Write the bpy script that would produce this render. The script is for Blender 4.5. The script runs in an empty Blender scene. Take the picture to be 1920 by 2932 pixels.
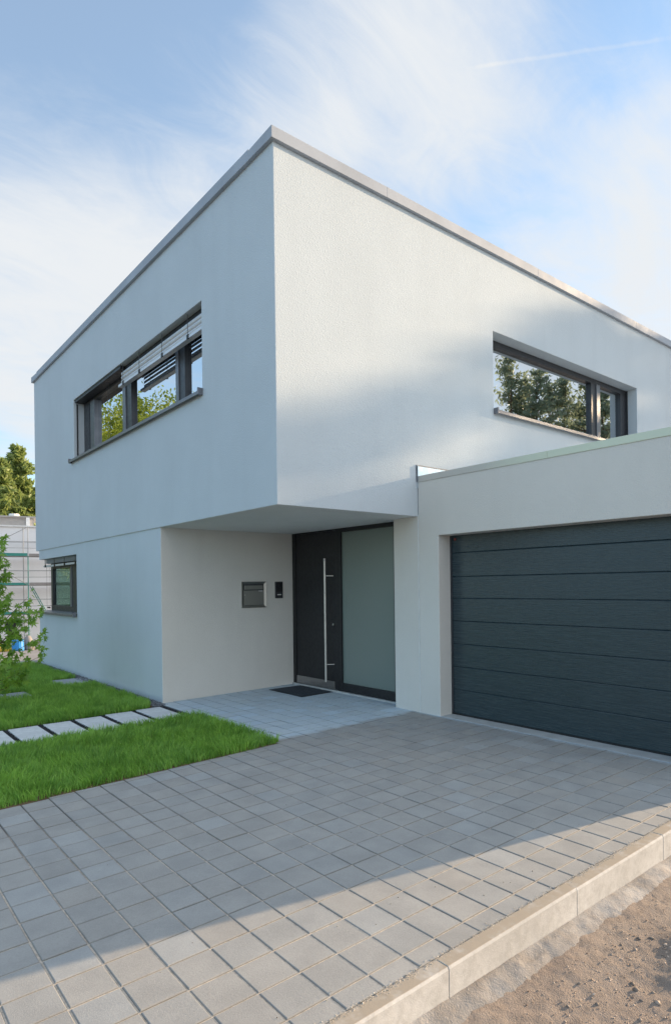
import bpy, bmesh, math, random
import numpy as np
from mathutils import Vector, Matrix, noise as mnoise
R = math.radians
scene = bpy.context.scene
col = scene.collection
random.seed(7)
rng = np.random.default_rng(7)

# ------------------------------------------------------------------ camera
CAM = Vector((-3.5334, -5.2702, 1.5823))
cam_data = bpy.data.cameras.new('camera')
cam_data.sensor_fit = 'HORIZONTAL'
cam_data.sensor_width = 36.0
cam_data.lens = 36.0 * 1790.19 / 1920.0
cam_data.shift_y = (1676.6 - 1466.0) / 1920.0
cam_data.clip_start = 0.05
cam_data.clip_end = 3000
cam = bpy.data.objects.new('camera', cam_data)
col.objects.link(cam)
yaw, roll = 0.8891, -0.0124
Fv = Vector((math.cos(yaw), math.sin(yaw), 0))
R0 = Vector((math.sin(yaw), -math.cos(yaw), 0))
U0 = Vector((0, 0, 1))
Rv = R0 * math.cos(roll) + U0 * math.sin(roll)
Uv = U0 * math.cos(roll) - R0 * math.sin(roll)
M3 = Matrix((Rv, Uv, -Fv)).transposed()
cam.matrix_world = Matrix.Translation(CAM) @ M3.to_4x4()
scene.camera = cam

# ------------------------------------------------------------------ light
SUN_EL, SUN_DIR2 = R(14.0), (0.9748, -0.2230)
sun_vec = Vector((SUN_DIR2[0] * math.cos(SUN_EL), SUN_DIR2[1] * math.cos(SUN_EL), math.sin(SUN_EL)))
sd = bpy.data.lights.new('sun', 'SUN')
sd.energy = 5.0
sd.angle = R(0.55)
sd.color = (1.0, 0.735, 0.465)
sun = bpy.data.objects.new('sun', sd)
sun.rotation_mode = 'QUATERNION'
sun.rotation_quaternion = sun_vec.to_track_quat('Z', 'Y')
col.objects.link(sun)

scene.view_settings.view_transform = 'Standard'
scene.view_settings.look = 'None'
scene.view_settings.gamma = 1.0
scene.view_settings.exposure = 1.0

world = bpy.data.worlds.new('World')
scene.world = world
world.use_nodes = True
wn, wl = world.node_tree.nodes, world.node_tree.links
wn.clear()
def W(t, **k):
    n = wn.new(t)
    for a, b in k.items(): setattr(n, a, b)
    return n
def wmath(op, a, b=None, c=None, clamp=False):
    n = W('ShaderNodeMath', operation=op, use_clamp=clamp)
    for i, v in enumerate((a, b, c)):
        if v is None: continue
        if isinstance(v, (int, float)): n.inputs[i].default_value = v
        else: wl.new(v, n.inputs[i])
    return n.outputs[0]
def wvec(op, a, b):
    n = W('ShaderNodeVectorMath', operation=op)
    for i, v in enumerate((a, b)):
        if isinstance(v, (tuple, list)): n.inputs[i].default_value = v
        else: wl.new(v, n.inputs[i])
    return n
def wmap(v, a, b, c=0.0, d=1.0):
    n = W('ShaderNodeMapRange', interpolation_type='SMOOTHSTEP')
    wl.new(v, n.inputs[0])
    for i, x in enumerate((a, b, c, d)): n.inputs[i + 1].default_value = x
    return n.outputs[0]
tc = W('ShaderNodeTexCoord')
D = wvec('NORMALIZE', tc.outputs['Generated'], (0, 0, 0)).outputs[0]
sky = W('ShaderNodeTexSky', sky_type='NISHITA')
sky.sun_disc = False
sky.sun_elevation = SUN_EL
sky.sun_rotation = math.atan2(SUN_DIR2[0], SUN_DIR2[1])
sky.air_density = 1.0; sky.dust_density = 0.15; sky.ozone_density = 2.2
bg_sky = W('ShaderNodeBackground')
bg_sky.inputs[1].default_value = 0.15
tint = W('ShaderNodeMix', data_type='RGBA', blend_type='MULTIPLY')
tint.inputs[0].default_value = 1.0; tint.inputs[7].default_value = (1.0, 1.11, 1.10, 1)
wl.new(sky.outputs[0], tint.inputs[6]); wl.new(tint.outputs[2], bg_sky.inputs[0])
sep = W('ShaderNodeSeparateXYZ'); wl.new(D, sep.inputs[0])
zc = wmath('ADD', wmath('MAXIMUM', sep.outputs[2], 0.0), 0.22)
cmb = W('ShaderNodeCombineXYZ')
wl.new(wmath('DIVIDE', sep.outputs[0], zc), cmb.inputs[0])
wl.new(wmath('DIVIDE', sep.outputs[1], zc), cmb.inputs[1])
def wnoise(vec, scale, detail, rough, dist, mscale=(1, 1, 1), rot=0.0, loc=(0, 0, 0)):
    m = W('ShaderNodeMapping')
    m.inputs['Scale'].default_value = mscale
    m.inputs['Rotation'].default_value = (0, 0, rot)
    m.inputs['Location'].default_value = loc
    wl.new(vec, m.inputs[0])
    n = W('ShaderNodeTexNoise')
    n.inputs['Scale'].default_value = scale; n.inputs['Detail'].default_value = detail
    n.inputs['Roughness'].default_value = rough; n.inputs['Distortion'].default_value = dist
    wl.new(m.outputs[0], n.inputs['Vector'])
    return n.outputs[0]
n1 = wnoise(cmb.outputs[0], 1.1, 6, 0.55, 0.5, (1, 1, 1), 0.0, (3.1, 1.7, 0))
n2 = wnoise(cmb.outputs[0], 2.2, 9, 0.62, 1.3, (0.7, 1.7, 1), R(-38), (0.4, 5.2, 0))
n3 = wnoise(cmb.outputs[0], 6.0, 9, 0.66, 1.6, (0.6, 1.25, 1), R(-55), (2.0, 0.3, 0))
mask = wmath('ADD', wmath('MULTIPLY_ADD', n1, 0.60, 0.14), wmath('MULTIPLY', wmath('SUBTRACT', n2, 0.5), 0.80))
mask = wmath('ADD', mask, wmath('MULTIPLY', wmath('SUBTRACT', n3, 0.5), 0.62))
# broad banks and gaps of the cloud cover: (direction, radius in degrees, weight)
BANKS = [((.549, .523, .652), 13, .30), ((.47, .62, .61), 7, .20), ((.653, .511, .56), 14, .08), ((.227, .894, .36), 19, .42), ((.827, .373, .40), 15, .46),
         ((.40, .80, .45), 18, .16), ((.15, .74, .66), 17, -.42), ((.42, .60, .69), 8, -.22), ((.66, .345, .67), 9, -.30), ((.74, .47, .47), 8, -.30),
         ((.16, .97, .16), 6, -.25), ((.22, .95, .11), 5, -.25), ((-.5, .8, .30), 16, .3), ((.9, -.3, .35), 30, .35), ((-.9, .15, .5), 65, -1.0), ((.05, -.95, .35), 45, .6), ((.3, .1, .95), 40, .3)]
for d, rad, wgt in BANKS:
    dv = Vector(d).normalized()
    dp = wvec('DOT_PRODUCT', D, tuple(dv)).outputs['Value']
    mask = wmath('ADD', mask, wmath('MULTIPLY', wmap(dp, math.cos(R(rad)), 1.0), wgt))
# contrail: a thin streak along a great circle
ca, cb = Vector((.619, .473, .627)).normalized(), Vector((.736, .301, .606)).normalized()
cn = ca.cross(cb).normalized()
dist = wmath('ABSOLUTE', wmath('ADD', wvec('DOT_PRODUCT', D, tuple(cn)).outputs['Value'], wmath('MULTIPLY', wmath('SUBTRACT', n3, 0.5), 0.006)))
along = wmath('MULTIPLY', wmap(wvec('DOT_PRODUCT', D, tuple((ca + cb).normalized())).outputs['Value'], math.cos(R(7.2)), math.cos(R(5.0))), wmap(n2, 0.25, 0.6, 0.35, 1.0))
trail = wmath('MULTIPLY', wmap(dist, 0.0032, 0.0004), along)
fac = wmap(mask, 0.05, 1.08, 0.23, 1.0)
fac = wmath('MAXIMUM', fac, wmap(sep.outputs[2], 0.30, 0.02, 0.0, 0.72))
fac = wmath('ADD', fac, wmath('MULTIPLY', trail, 0.16), clamp=True)
bg_cloud = W('ShaderNodeBackground')
bg_cloud.inputs[0].default_value = (0.93, 0.965, 1.0, 1)
# fill light added: cloud out of view, overhead and behind the camera, made brighter
over = wmath('MULTIPLY', wmap(sep.outputs[2], 0.72, 0.92), 0.9)
south_fill = wmath('MULTIPLY', wmap(wmath('MULTIPLY', sep.outputs[1], -1.0), 0.55, 0.85), 0.85)
wl.new(wmath('MULTIPLY', wmath('ADD', wmath('ADD', over, south_fill), 1.0), 0.45), bg_cloud.inputs[1])
mixw = W('ShaderNodeMixShader')
wl.new(fac, mixw.inputs[0]); wl.new(bg_sky.outputs[0], mixw.inputs[1]); wl.new(bg_cloud.outputs[0], mixw.inputs[2])
wo = W('ShaderNodeOutputWorld'); wl.new(mixw.outputs[0], wo.inputs[0])

# ------------------------------------------------------------------ materials
class MN:
    """small node-building helper for one material"""
    def __init__(s, name):
        s.m = bpy.data.materials.new(name); s.m.use_nodes = True
        s.n, s.l = s.m.node_tree.nodes, s.m.node_tree.links
        s.b = s.n['Principled BSDF']; s.out = s.n['Material Output']
        s.tc = s.n.new('ShaderNodeTexCoord').outputs['Object']
    def lk(s, a, b):
        if isinstance(a, (int, float)): b.default_value = a
        elif isinstance(a, tuple): b.default_value = a if len(a) != 3 or b.type == 'VECTOR' else a + (1,)
        else: s.l.new(a, b)
    def noise(s, scale, detail=4, rough=.55, dist=0, mscale=None, vec=None):
        v = vec or s.tc
        if mscale:
            mp = s.n.new('ShaderNodeMapping'); mp.inputs['Scale'].default_value = mscale
            s.l.new(v, mp.inputs[0]); v = mp.outputs[0]
        t = s.n.new('ShaderNodeTexNoise'); s.l.new(v, t.inputs['Vector'])
        for k, x in (('Scale', scale), ('Detail', detail), ('Roughness', rough), ('Distortion', dist)): t.inputs[k].default_value = x
        return t.outputs[0]
    def math(s, op, a, b=None, clamp=False):
        t = s.n.new('ShaderNodeMath'); t.operation = op; t.use_clamp = clamp
        s.lk(a, t.inputs[0])
        if b is not None: s.lk(b, t.inputs[1])
        return t.outputs[0]
    def rng(s, v, a, b, c=0., d=1.):
        t = s.n.new('ShaderNodeMapRange'); t.interpolation_type = 'SMOOTHSTEP'; s.l.new(v, t.inputs[0])
        for i, x in enumerate((a, b, c, d)): t.inputs[i + 1].default_value = x
        return t.outputs[0]
    def mix(s, f, a, b, mode='MIX'):
        t = s.n.new('ShaderNodeMix'); t.data_type = 'RGBA'; t.blend_type = mode
        s.lk(f, t.inputs[0]); s.lk(a, t.inputs[6]); s.lk(b, t.inputs[7])
        return t.outputs[2]
    def bump(s, h, strength=1., dist=.01):
        t = s.n.new('ShaderNodeBump'); t.inputs['Strength'].default_value = strength; t.inputs['Distance'].default_value = dist
        s.l.new(h, t.inputs['Height']); s.l.new(t.outputs[0], s.b.inputs['Normal'])
    def attr(s, name):
        t = s.n.new('ShaderNodeAttribute'); t.attribute_name = name
        return t
    def set(s, **k):
        for a, v in k.items(): s.lk(v, s.b.inputs[a.replace('_', ' ')])
        return s
def plain(name, c, rough=.5, metal=0., bump=None, var=.06, vscale=6., **k):
    m = MN(name)
    f = m.noise(vscale, 5)
    m.set(Base_Color=m.mix(m.rng(f, .3, .7), tuple(x * (1 - var) for x in c), tuple(min(1, x * (1 + var)) for x in c)), Metallic=metal)
    m.set(Roughness=m.rng(m.noise(vscale * 3, 4), .25, .75, max(.02, rough - .08), min(1, rough + .08)))
    if bump: m.bump(m.noise(bump[0], 3), bump[1], bump[2])
    m.set(**k)
    return m.m
def stucco(name, c):
    m = MN(name)
    big = m.noise(.7, 4, .6); fine = m.noise(160, 3, .6)
    base = m.mix(m.rng(big, .3, .7), tuple(x * .965 for x in c), tuple(x * 1.02 for x in c))
    base = m.mix(m.rng(m.noise(2.6, 4, .6, 0, (1, 1, .14)), .45, .75, 0, .5), base, tuple(x * .93 for x in c))
    base = m.mix(m.rng(fine, .30, .50, .22, 0.), base, tuple(x * .62 for x in c))
    vor = m.n.new('ShaderNodeTexVoronoi'); vor.inputs['Scale'].default_value = 95; m.l.new(m.tc, vor.inputs['Vector'])
    h = m.math('ADD', m.math('MULTIPLY', vor.outputs['Distance'], .8), m.noise(75, 5, .65))
    m.bump(h, .42, .005)
    m.set(Base_Color=base, Roughness=.93); m.b.inputs['Specular IOR Level'].default_value = .25
    return m.m
MAT = {}
MAT['stucco_white'] = stucco('stucco_white', (.56, .62, .66))
MAT['stucco_soffit'] = stucco('stucco_soffit', (.80, .80, .78))  # wall paint set lighter underneath, light bounced off the ground put into its colour
MAT['stucco_greige'] = stucco('stucco_greige', (.68, .66, .615))
MAT['coping'] = plain('coping', (.37, .405, .455), .68, .05, None, .08, 1.5)
MAT['coping_two_tone'] = plain('coping_two_tone', (.62, .67, .50), .4, .35, (4, .1, .01), .08, 1.5)
MAT['frame'] = plain('frame', (.045, .048, .055), .38, .2)
MAT['frame_light'] = plain('frame_light', (.17, .18, .20), .38, .5)
MAT['sill'] = plain('sill', (.20, .205, .225), .4, .5)
MAT['slat'] = plain('slat', (.62, .64, .67), .38, .3)
MAT['black'] = plain('black', (.010, .011, .013), .45)
MAT['door_black'] = plain('door_black', (.013, .0135, .016), .5, 0, (90, .06, .002), .1)
MAT['steel'] = plain('steel', (.62, .60, .56), .42, .75)
MAT['kick'] = plain('kick', (.36, .35, .35), .38, .9)
MAT['joint'] = plain('joint', (.72, .73, .72), .8)
MAT['threshold'] = plain('threshold', (.44, .45, .44), .8, 0, (60, .3, .004), .12)
MAT['room'] = plain('room', (.42, .41, .39), .9)
MAT['white_tag'] = plain('white_tag', (.75, .75, .74), .5)
MAT['red_tag'] = plain('red_tag', (.25, .05, .04), .6)
MAT['mat'] = plain('mat', (.035, .048, .062), .95, 0, (260, 1., .01), .25, 40)
MAT['mat_edge'] = plain('mat_edge', (.02, .024, .03), .8)
MAT['zinc'] = plain('zinc', (.66, .72, .76), .25, .8, (5, .35, .02), .05, 3)
def two_tone():
    m = MN('coping_two_tone')
    sx = m.n.new('ShaderNodeSeparateXYZ'); m.l.new(m.tc, sx.inputs[0])
    k = m.rng(m.math('ADD', sx.outputs[1], m.math('MULTIPLY', m.math('SUBTRACT', m.noise(3, 3), .5), .5)), -.05, .95)
    m.set(Base_Color=m.mix(k, (.60, .645, .51), (.52, .51, .47)), Roughness=.45, Metallic=.1)  # beige-grey towards the house, pale green further along
    return m.m
MAT['coping_two_tone'] = two_tone()
def brushed():
    m = MN('brushed_steel')
    f = m.noise(4, 6, .7, 0, (30, 30, 600))
    m.set(Base_Color=m.mix(f, (.30, .30, .275), (.46, .46, .43)), Metallic=.9, Roughness=.42); m.bump(f, .05, .002)
    return m.m
MAT['brushed'] = brushed()
def glass(name, keep, tint, edge=.5):
    m = MN(name)
    g = m.n.new('ShaderNodeBsdfGlossy'); g.inputs['Roughness'].default_value = .004; g.inputs['Color'].default_value = (.93, .97, 1, 1)
    t = m.n.new('ShaderNodeBsdfTransparent'); t.inputs[0].default_value = tint + (1,)
    mx = m.n.new('ShaderNodeMixShader')
    fr = m.n.new('ShaderNodeLayerWeight'); fr.inputs[0].default_value = .35
    m.l.new(m.math('ADD', m.math('MULTIPLY', fr.outputs['Fresnel'], edge), keep, True), mx.inputs[0])
    m.l.new(t.outputs[0], mx.inputs[1]); m.l.new(g.outputs[0], mx.inputs[2]); m.l.new(mx.outputs[0], m.out.inputs[0])
    b = m.noise(1.1, 2); bp = m.n.new('ShaderNodeBump'); bp.inputs['Strength'].default_value = .02; bp.inputs['Distance'].default_value = .004
    m.l.new(b, bp.inputs['Height']); m.l.new(bp.outputs[0], g.inputs['Normal'])
    return m.m
MAT['glass'] = glass('coated_glass', .66, (.35, .38, .38))
MAT['glass_clear'] = glass('clear_glass', .08, (.74, .84, .82), .18)
def frosted():
    m = MN('frosted_glass')
    m.set(Base_Color=m.mix(m.noise(.8, 2), (.165, .205, .185), (.195, .235, .215)), Roughness=.30); m.b.inputs['Coat Weight'].default_value = .35
    m.b.inputs['Coat Roughness'].default_value = .04
    return m.m
MAT['frosted'] = frosted()
def garage_paint():
    m = MN('garage_paint')
    g = m.noise(5, 8, .66, .3, (3, .7, 22)); g2 = m.noise(22, 5, .7, .2, (3, .5, 14))
    h = m.math('ADD', m.math('MULTIPLY', g, .7), m.math('MULTIPLY', g2, .5))
    m.set(Base_Color=m.mix(m.rng(h, .4, .8), (.016, .033, .042), (.032, .055, .064)), Roughness=m.rng(g, .3, .7, .17, .34))
    m.bump(h, .22, .008)
    return m.m
MAT['garage_paint'] = garage_paint()
def paver():
    m = MN('paver')
    a = m.attr('tint').outputs['Color']
    fine = m.noise(120, 4, .7); sp = m.noise(420, 2, .6); mid = m.noise(4.5, 5, .6)
    base = m.mix(m.rng(mid, .3, .7), (.302, .302, .294), (.362, .360, .347))
    base = m.mix(m.rng(fine, .25, .75, 0, .35), base, (.20, .195, .185))
    base = m.mix(m.rng(sp, .62, .72, 0, .45), base, (.50, .48, .44))
    # paler, bluer zone in front of the entrance and along the garage threshold
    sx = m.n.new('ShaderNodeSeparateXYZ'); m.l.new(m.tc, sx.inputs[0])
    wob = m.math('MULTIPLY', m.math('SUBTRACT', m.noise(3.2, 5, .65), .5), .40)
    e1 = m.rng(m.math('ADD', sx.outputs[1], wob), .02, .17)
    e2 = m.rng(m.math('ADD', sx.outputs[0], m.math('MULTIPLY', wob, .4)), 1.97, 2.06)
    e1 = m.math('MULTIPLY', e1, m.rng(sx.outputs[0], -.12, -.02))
    surface_tone = m.math('MULTIPLY', m.math('MAXIMUM', e1, e2), .80)
    base = m.mix(surface_tone, base, (.50, .60, .67))
    base = m.mix(1.0, base, a, 'MULTIPLY')
    m.set(Base_Color=base, Roughness=.88); m.b.inputs['Specular IOR Level'].default_value = .35
    m.bump(m.math('ADD', fine, m.math('MULTIPLY', sp, .6)), .45, .0035)
    return m.m
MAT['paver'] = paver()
def grain(name, *a, surface_tone=None, **k): return _grain(name, *a, surface_tone=surface_tone, **k)
def _grain(name, c1, c2, c3, s1=40, s2=200, bump=(.8, .01), big=1.2, surface_tone=None):
    m = MN(name)
    a = m.noise(big, 6, .6); b = m.noise(s1, 6, .7); c = m.noise(s2, 3, .6)
    base = m.mix(m.rng(a, .35, .65), c1, c2)
    base = m.mix(m.rng(b, .35, .75, 0, .6), base, c3)
    base = m.mix(m.rng(c, .6, .75, 0, .35), base, tuple(min(1, x * 1.7) for x in c2))
    if surface_tone:                                                    # sand lying on upward faces
        g = m.n.new('ShaderNodeNewGeometry'); q = m.n.new('ShaderNodeSeparateXYZ'); m.l.new(g.outputs['True Normal'], q.inputs[0])
        base = m.mix(m.math('MULTIPLY', m.rng(q.outputs[2], .5, .9), m.rng(m.noise(9, 4, .65), .2, .55, .45, 1.)), base, surface_tone)
    m.set(Base_Color=base, Roughness=.95); m.b.inputs['Specular IOR Level'].default_value = .2
    m.bump(m.math('ADD', b, m.math('MULTIPLY', c, .5)), *bump)
    return m.m
def joint_sand():
    m = MN('joint_sand')
    sx = m.n.new('ShaderNodeSeparateXYZ'); m.l.new(m.tc, sx.inputs[0])
    n = m.noise(2.2, 5, .65); f = m.noise(45, 4, .7)
    k = m.rng(m.math('ADD', sx.outputs[1], m.math('MULTIPLY', m.math('SUBTRACT', n, .5), 3.2)), -1.9, -0.1)   # swept in fresh near the street, washed out near the house
    base = m.mix(k, (.56, .49, .41), (.085, .085, .085))
    base = m.mix(m.rng(f, .35, .7, 0, .55), base, (.16, .145, .125))
    m.set(Base_Color=base, Roughness=.95); m.bump(f, .8, .004)
    return m.m
MAT['joint_sand'] = joint_sand()
MAT['kerb'] = grain('kerb_concrete', (.48, .465, .44), (.58, .565, .54), (.35, .335, .31), 18, 230, (.45, .005), surface_tone=(.36, .305, .24))
MAT['haunch'] = grain('haunch_concrete', (.25, .235, .22), (.38, .37, .36), (.22, .185, .155), 7, 120, (.8, .014), 1.6)
MAT['dirt'] = grain('sandy_dirt', (.28, .23, .195), (.355, .30, .255), (.19, .155, .13), 14, 150, (1., .02))
MAT['terrain'] = grain('terrain', (.27, .25, .24), (.34, .32, .31), (.22, .21, .20), 1.5, 14, (.3, .02), .12)
MAT['hill'] = grain('hill', (.05, .09, .02), (.08, .12, .03), (.04, .06, .015), 1., 9, (.8, .1), .1)
MAT['soil'] = grain('soil', (.16, .105, .06), (.22, .15, .085), (.10, .065, .04), 60, 260, (.9, .01))
MAT['slab'] = grain('slab', (.56, .585, .59), (.65, .675, .68), (.47, .495, .505), 14, 190, (.12, .003), 5)
MAT['slab_dark'] = grain('slab_dark', (.34, .365, .39), (.40, .425, .45), (.29, .315, .34), 14, 190, (.12, .003), 5)
MAT['bark'] = grain('bark', (.16, .10, .065), (.22, .13, .08), (.09, .06, .045), 5, 40, (.9, .03))
MAT['twig'] = grain('twig', (.12, .10, .06), (.16, .13, .07), (.08, .07, .04), 20, 90, (.5, .01))
def foliage(name, dark, light, trans=.35, rough=.5):
    m = MN(name)
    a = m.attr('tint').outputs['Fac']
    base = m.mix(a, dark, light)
    m.set(Base_Color=base, Roughness=rough)
    tr = m.n.new('ShaderNodeBsdfTranslucent'); m.l.new(m.mix(.5, base, tuple(x * 1.3 for x in light)), tr.inputs[0])
    mx = m.n.new('ShaderNodeMixShader'); mx.inputs[0].default_value = trans
    m.l.new(m.b.outputs[0], mx.inputs[1]); m.l.new(tr.outputs[0], mx.inputs[2]); m.l.new(mx.outputs[0], m.out.inputs[0])
    return m.m
MAT['grass'] = foliage('grass_blades', (.10, .24, .034), (.38, .63, .11), .42)
MAT['pine'] = foliage('pine_needles', (.10, .14, .10), (.28, .33, .22), .55)
MAT['pine_far'] = foliage('pine_needles_far', (.09, .15, .04), (.33, .40, .13), .45)
MAT['leaf'] = foliage('broad_leaves', (.07, .13, .015), (.30, .36, .05), .45)
MAT['leaf_dark'] = foliage('dark_leaves', (.05, .10, .018), (.22, .30, .06), .4)
MAT['sweetgum'] = foliage('sweetgum_leaves', (.09, .21, .025), (.33, .52, .07), .45, .4)
def chips(name, c1, c2):
    m = MN(name)
    m.set(Base_Color=m.mix(m.attr('tint').outputs['Fac'], c1, c2), Roughness=.8)
    return m.m
MAT['basalt'] = chips('basalt_chips', (.012, .013, .016), (.055, .058, .066))
MAT['grey_gravel'] = chips('grey_gravel', (.09, .10, .12), (.26, .28, .30))
MAT['pebbles'] = chips('pebbles', (.20, .13, .09), (.62, .50, .40))
MAT['clods'] = chips('clods', (.12, .10, .085), (.30, .25, .21))
MAT['pale_sand'] = chips('pale_sand', (.40, .34, .27), (.66, .60, .52))
MAT['litter'] = chips('litter', (.05, .035, .02), (.55, .52, .45))
MAT['far_wall'] = plain('far_wall', (.84, .83, .84), .9, 0, None, .05, .4)
MAT['far_grey'] = plain('far_grey', (.34, .33, .32), .7)
MAT['scaf_steel'] = plain('scaf_steel', (.36, .37, .38), .5, .6)
MAT['scaf_green'] = plain('scaf_green', (.03, .24, .20), .5)
MAT['scaf_deck'] = plain('scaf_deck', (.28, .26, .25), .8)
MAT['yellow'] = plain('yellow', (.72, .50, .06), .6, 0, (6, .6, .1), .2, 4)
MAT['blue'] = plain('blue', (.02, .24, .62), .45)
MAT['red_earth'] = plain('red_earth', (.35, .18, .12), .9)

# ------------------------------------------------------------------ geometry helpers
def gz(x, y): return 0.0129 * x - 0.0013 * y          # the paved ground falls gently to the left
def tag(o, label=None, cat=None, group=None, kind=None):
    if label: o['label'] = label
    if cat: o['category'] = cat
    if group: o['group'] = group
    if kind: o['kind'] = kind
    return o
ORG = {}
def thing(name, loc, label, cat, group=None):
    o = bpy.data.objects.new(name, None); o.empty_display_size = .2; o.location = loc
    col.objects.link(o); ORG[o.name] = Vector(loc)
    return tag(o, label, cat, group)
def link(name, me, mat, parent=None, loc=None):
    o = bpy.data.objects.new(name, me); col.objects.link(o)
    if mat is not None:
        for m in (mat if isinstance(mat, (list, tuple)) else [mat]): me.materials.append(MAT[m])
    if parent is not None:
        o.parent = parent; ORG[o.name] = ORG[parent.name]
    else:
        ORG[o.name] = Vector(loc) if loc is not None else Vector((0, 0, 0)); o.location = ORG[o.name]
    return o
class MB:
    """collects verts and faces in world coordinates"""
    def __init__(s): s.v, s.f, s.mi = [], [], []
    def add(s, vs, fs, mi=0):
        b = len(s.v); s.v += [tuple(x) for x in vs]
        s.f += [tuple(b + i for i in f) for f in fs]; s.mi += [mi] * len(fs)
        return s
    def box(s, x0, x1, y0, y1, z0, z1, mi=0):
        x0, x1 = min(x0, x1), max(x0, x1); y0, y1 = min(y0, y1), max(y0, y1); z0, z1 = min(z0, z1), max(z0, z1)
        v = [(x, y, z) for z in (z0, z1) for y in (y0, y1) for x in (x0, x1)]
        return s.add(v, [(0, 2, 3, 1), (4, 5, 7, 6), (0, 1, 5, 4), (2, 6, 7, 3), (0, 4, 6, 2), (1, 3, 7, 5)], mi)
    def quad(s, a, b, c, d, mi=0): return s.add([a, b, c, d], [(0, 1, 2, 3)], mi)
    def tube(s, pts, rad, n=8, caps=True, mi=0):
        pts = [Vector(p) for p in pts]
        if not isinstance(rad, (list, tuple)): rad = [rad] * len(pts)
        vs, fs = [], []
        ref = None
        for i, p in enumerate(pts):
            t = (pts[min(i + 1, len(pts) - 1)] - pts[max(i - 1, 0)]).normalized()
            if ref is None: ref = Vector((0, 0, 1)) if abs(t.z) < .9 else Vector((1, 0, 0))
            a = (ref - t * ref.dot(t)).normalized(); b = t.cross(a); ref = a
            for k in range(n):
                an = 2 * math.pi * k / n
                vs.append(p + (a * math.cos(an) + b * math.sin(an)) * rad[i])
        for i in range(len(pts) - 1):
            for k in range(n):
                k2 = (k + 1) % n
                fs.append((i * n + k, i * n + k2, (i + 1) * n + k2, (i + 1) * n + k))
        if caps:
            fs.append(tuple(range(n - 1, -1, -1))); fs.append(tuple((len(pts) - 1) * n + k for k in range(n)))
        return s.add(vs, fs, mi)
    def prism(s, prof, axis, a0, a1, mi=0):
        """closed 2-D profile (the two other axes in order) swept along one axis"""
        def P(q, a):
            return {'x': (a, q[0], q[1]), 'y': (q[0], a, q[1]), 'z': (q[0], q[1], a)}[axis]
        n = len(prof)
        vs = [P(q, a0) for q in prof] + [P(q, a1) for q in prof]
        fs = [(i, (i + 1) % n, n + (i + 1) % n, n + i) for i in range(n)] + [tuple(range(n - 1, -1, -1)), tuple(range(n, 2 * n))]
        return s.add(vs, fs, mi)
    def build(s, name, mat, parent=None, loc=None, bevel=0, smooth=False, seg=2):
        me = bpy.data.meshes.new(name)
        o = ORG[parent.name] if parent is not None else (Vector(loc) if loc is not None else Vector((0, 0, 0)))
        me.from_pydata([(v[0] - o.x, v[1] - o.y, v[2] - o.z) for v in s.v], [], s.f)
        ob = link(name, me, mat, parent, loc)
        me.polygons.foreach_set('material_index', s.mi)
        bm = bmesh.new(); bm.from_mesh(me)
        bmesh.ops.recalc_face_normals(bm, faces=bm.faces); bm.to_mesh(me); bm.free()
        if smooth: me.polygons.foreach_set('use_smooth', [True] * len(me.polygons))
        if bevel:
            md = ob.modifiers.new('bevel', 'BEVEL'); md.width = bevel; md.segments = seg; md.limit_method = 'ANGLE'; md.angle_limit = R(40)
        me.update()
        return ob
def shell(xs, ys, zs, solid, matfn=None):
    """one welded mesh from a grid of solid / empty cells"""
    m = MB(); ids = {}
    def V(i, j, k):
        key = (i, j, k)
        if key not in ids: ids[key] = len(m.v); m.v.append((xs[i], ys[j], zs[k]))
        return ids[key]
    nx, ny, nz = len(xs) - 1, len(ys) - 1, len(zs) - 1
    def S(i, j, k):
        if not (0 <= i < nx and 0 <= j < ny and 0 <= k < nz): return False
        return solid((xs[i] + xs[i + 1]) / 2, (ys[j] + ys[j + 1]) / 2, (zs[k] + zs[k + 1]) / 2)
    for i in range(nx):
        for j in range(ny):
            for k in range(nz):
                if not S(i, j, k): continue
                for d, q in (((-1, 0, 0), [(0, 0, 0), (0, 0, 1), (0, 1, 1), (0, 1, 0)]), ((1, 0, 0), [(1, 0, 0), (1, 1, 0), (1, 1, 1), (1, 0, 1)]),
                             ((0, -1, 0), [(0, 0, 0), (1, 0, 0), (1, 0, 1), (0, 0, 1)]), ((0, 1, 0), [(0, 1, 0), (0, 1, 1), (1, 1, 1), (1, 1, 0)]),
                             ((0, 0, -1), [(0, 0, 0), (0, 1, 0), (1, 1, 0), (1, 0, 0)]), ((0, 0, 1), [(0, 0, 1), (1, 0, 1), (1, 1, 1), (0, 1, 1)])):
                    if S(i + d[0], j + d[1], k + d[2]): continue
                    m.f.append(tuple(V(i + a, j + b, k + c) for a, b, c in q))
                    c = ((xs[i] + xs[i + 1]) / 2, (ys[j] + ys[j + 1]) / 2, (zs[k] + zs[k + 1]) / 2)
                    m.mi.append(matfn(d, c) if matfn else 0)
    return m
def inside(v, a, b): return a < v < b
def fast_mesh(name, V, F, tint=None, fsize=None):
    """V (n,3) array; F (m,k) array of equal-sized faces"""
    me = bpy.data.meshes.new(name)
    k = F.shape[1]
    me.vertices.add(len(V)); me.vertices.foreach_set('co', np.asarray(V, np.float32).ravel())
    me.loops.add(F.size); me.loops.foreach_set('vertex_index', F.astype(np.int32).ravel())
    me.polygons.add(len(F)); me.polygons.foreach_set('loop_start', np.arange(0, F.size, k, dtype=np.int32))
    if tint is not None:
        at = me.attributes.new('tint', 'FLOAT', 'POINT'); at.data.foreach_set('value', np.asarray(tint, np.float32))
    me.update(calc_edges=True); me.validate()
    return me
_GRID = {}
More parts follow.
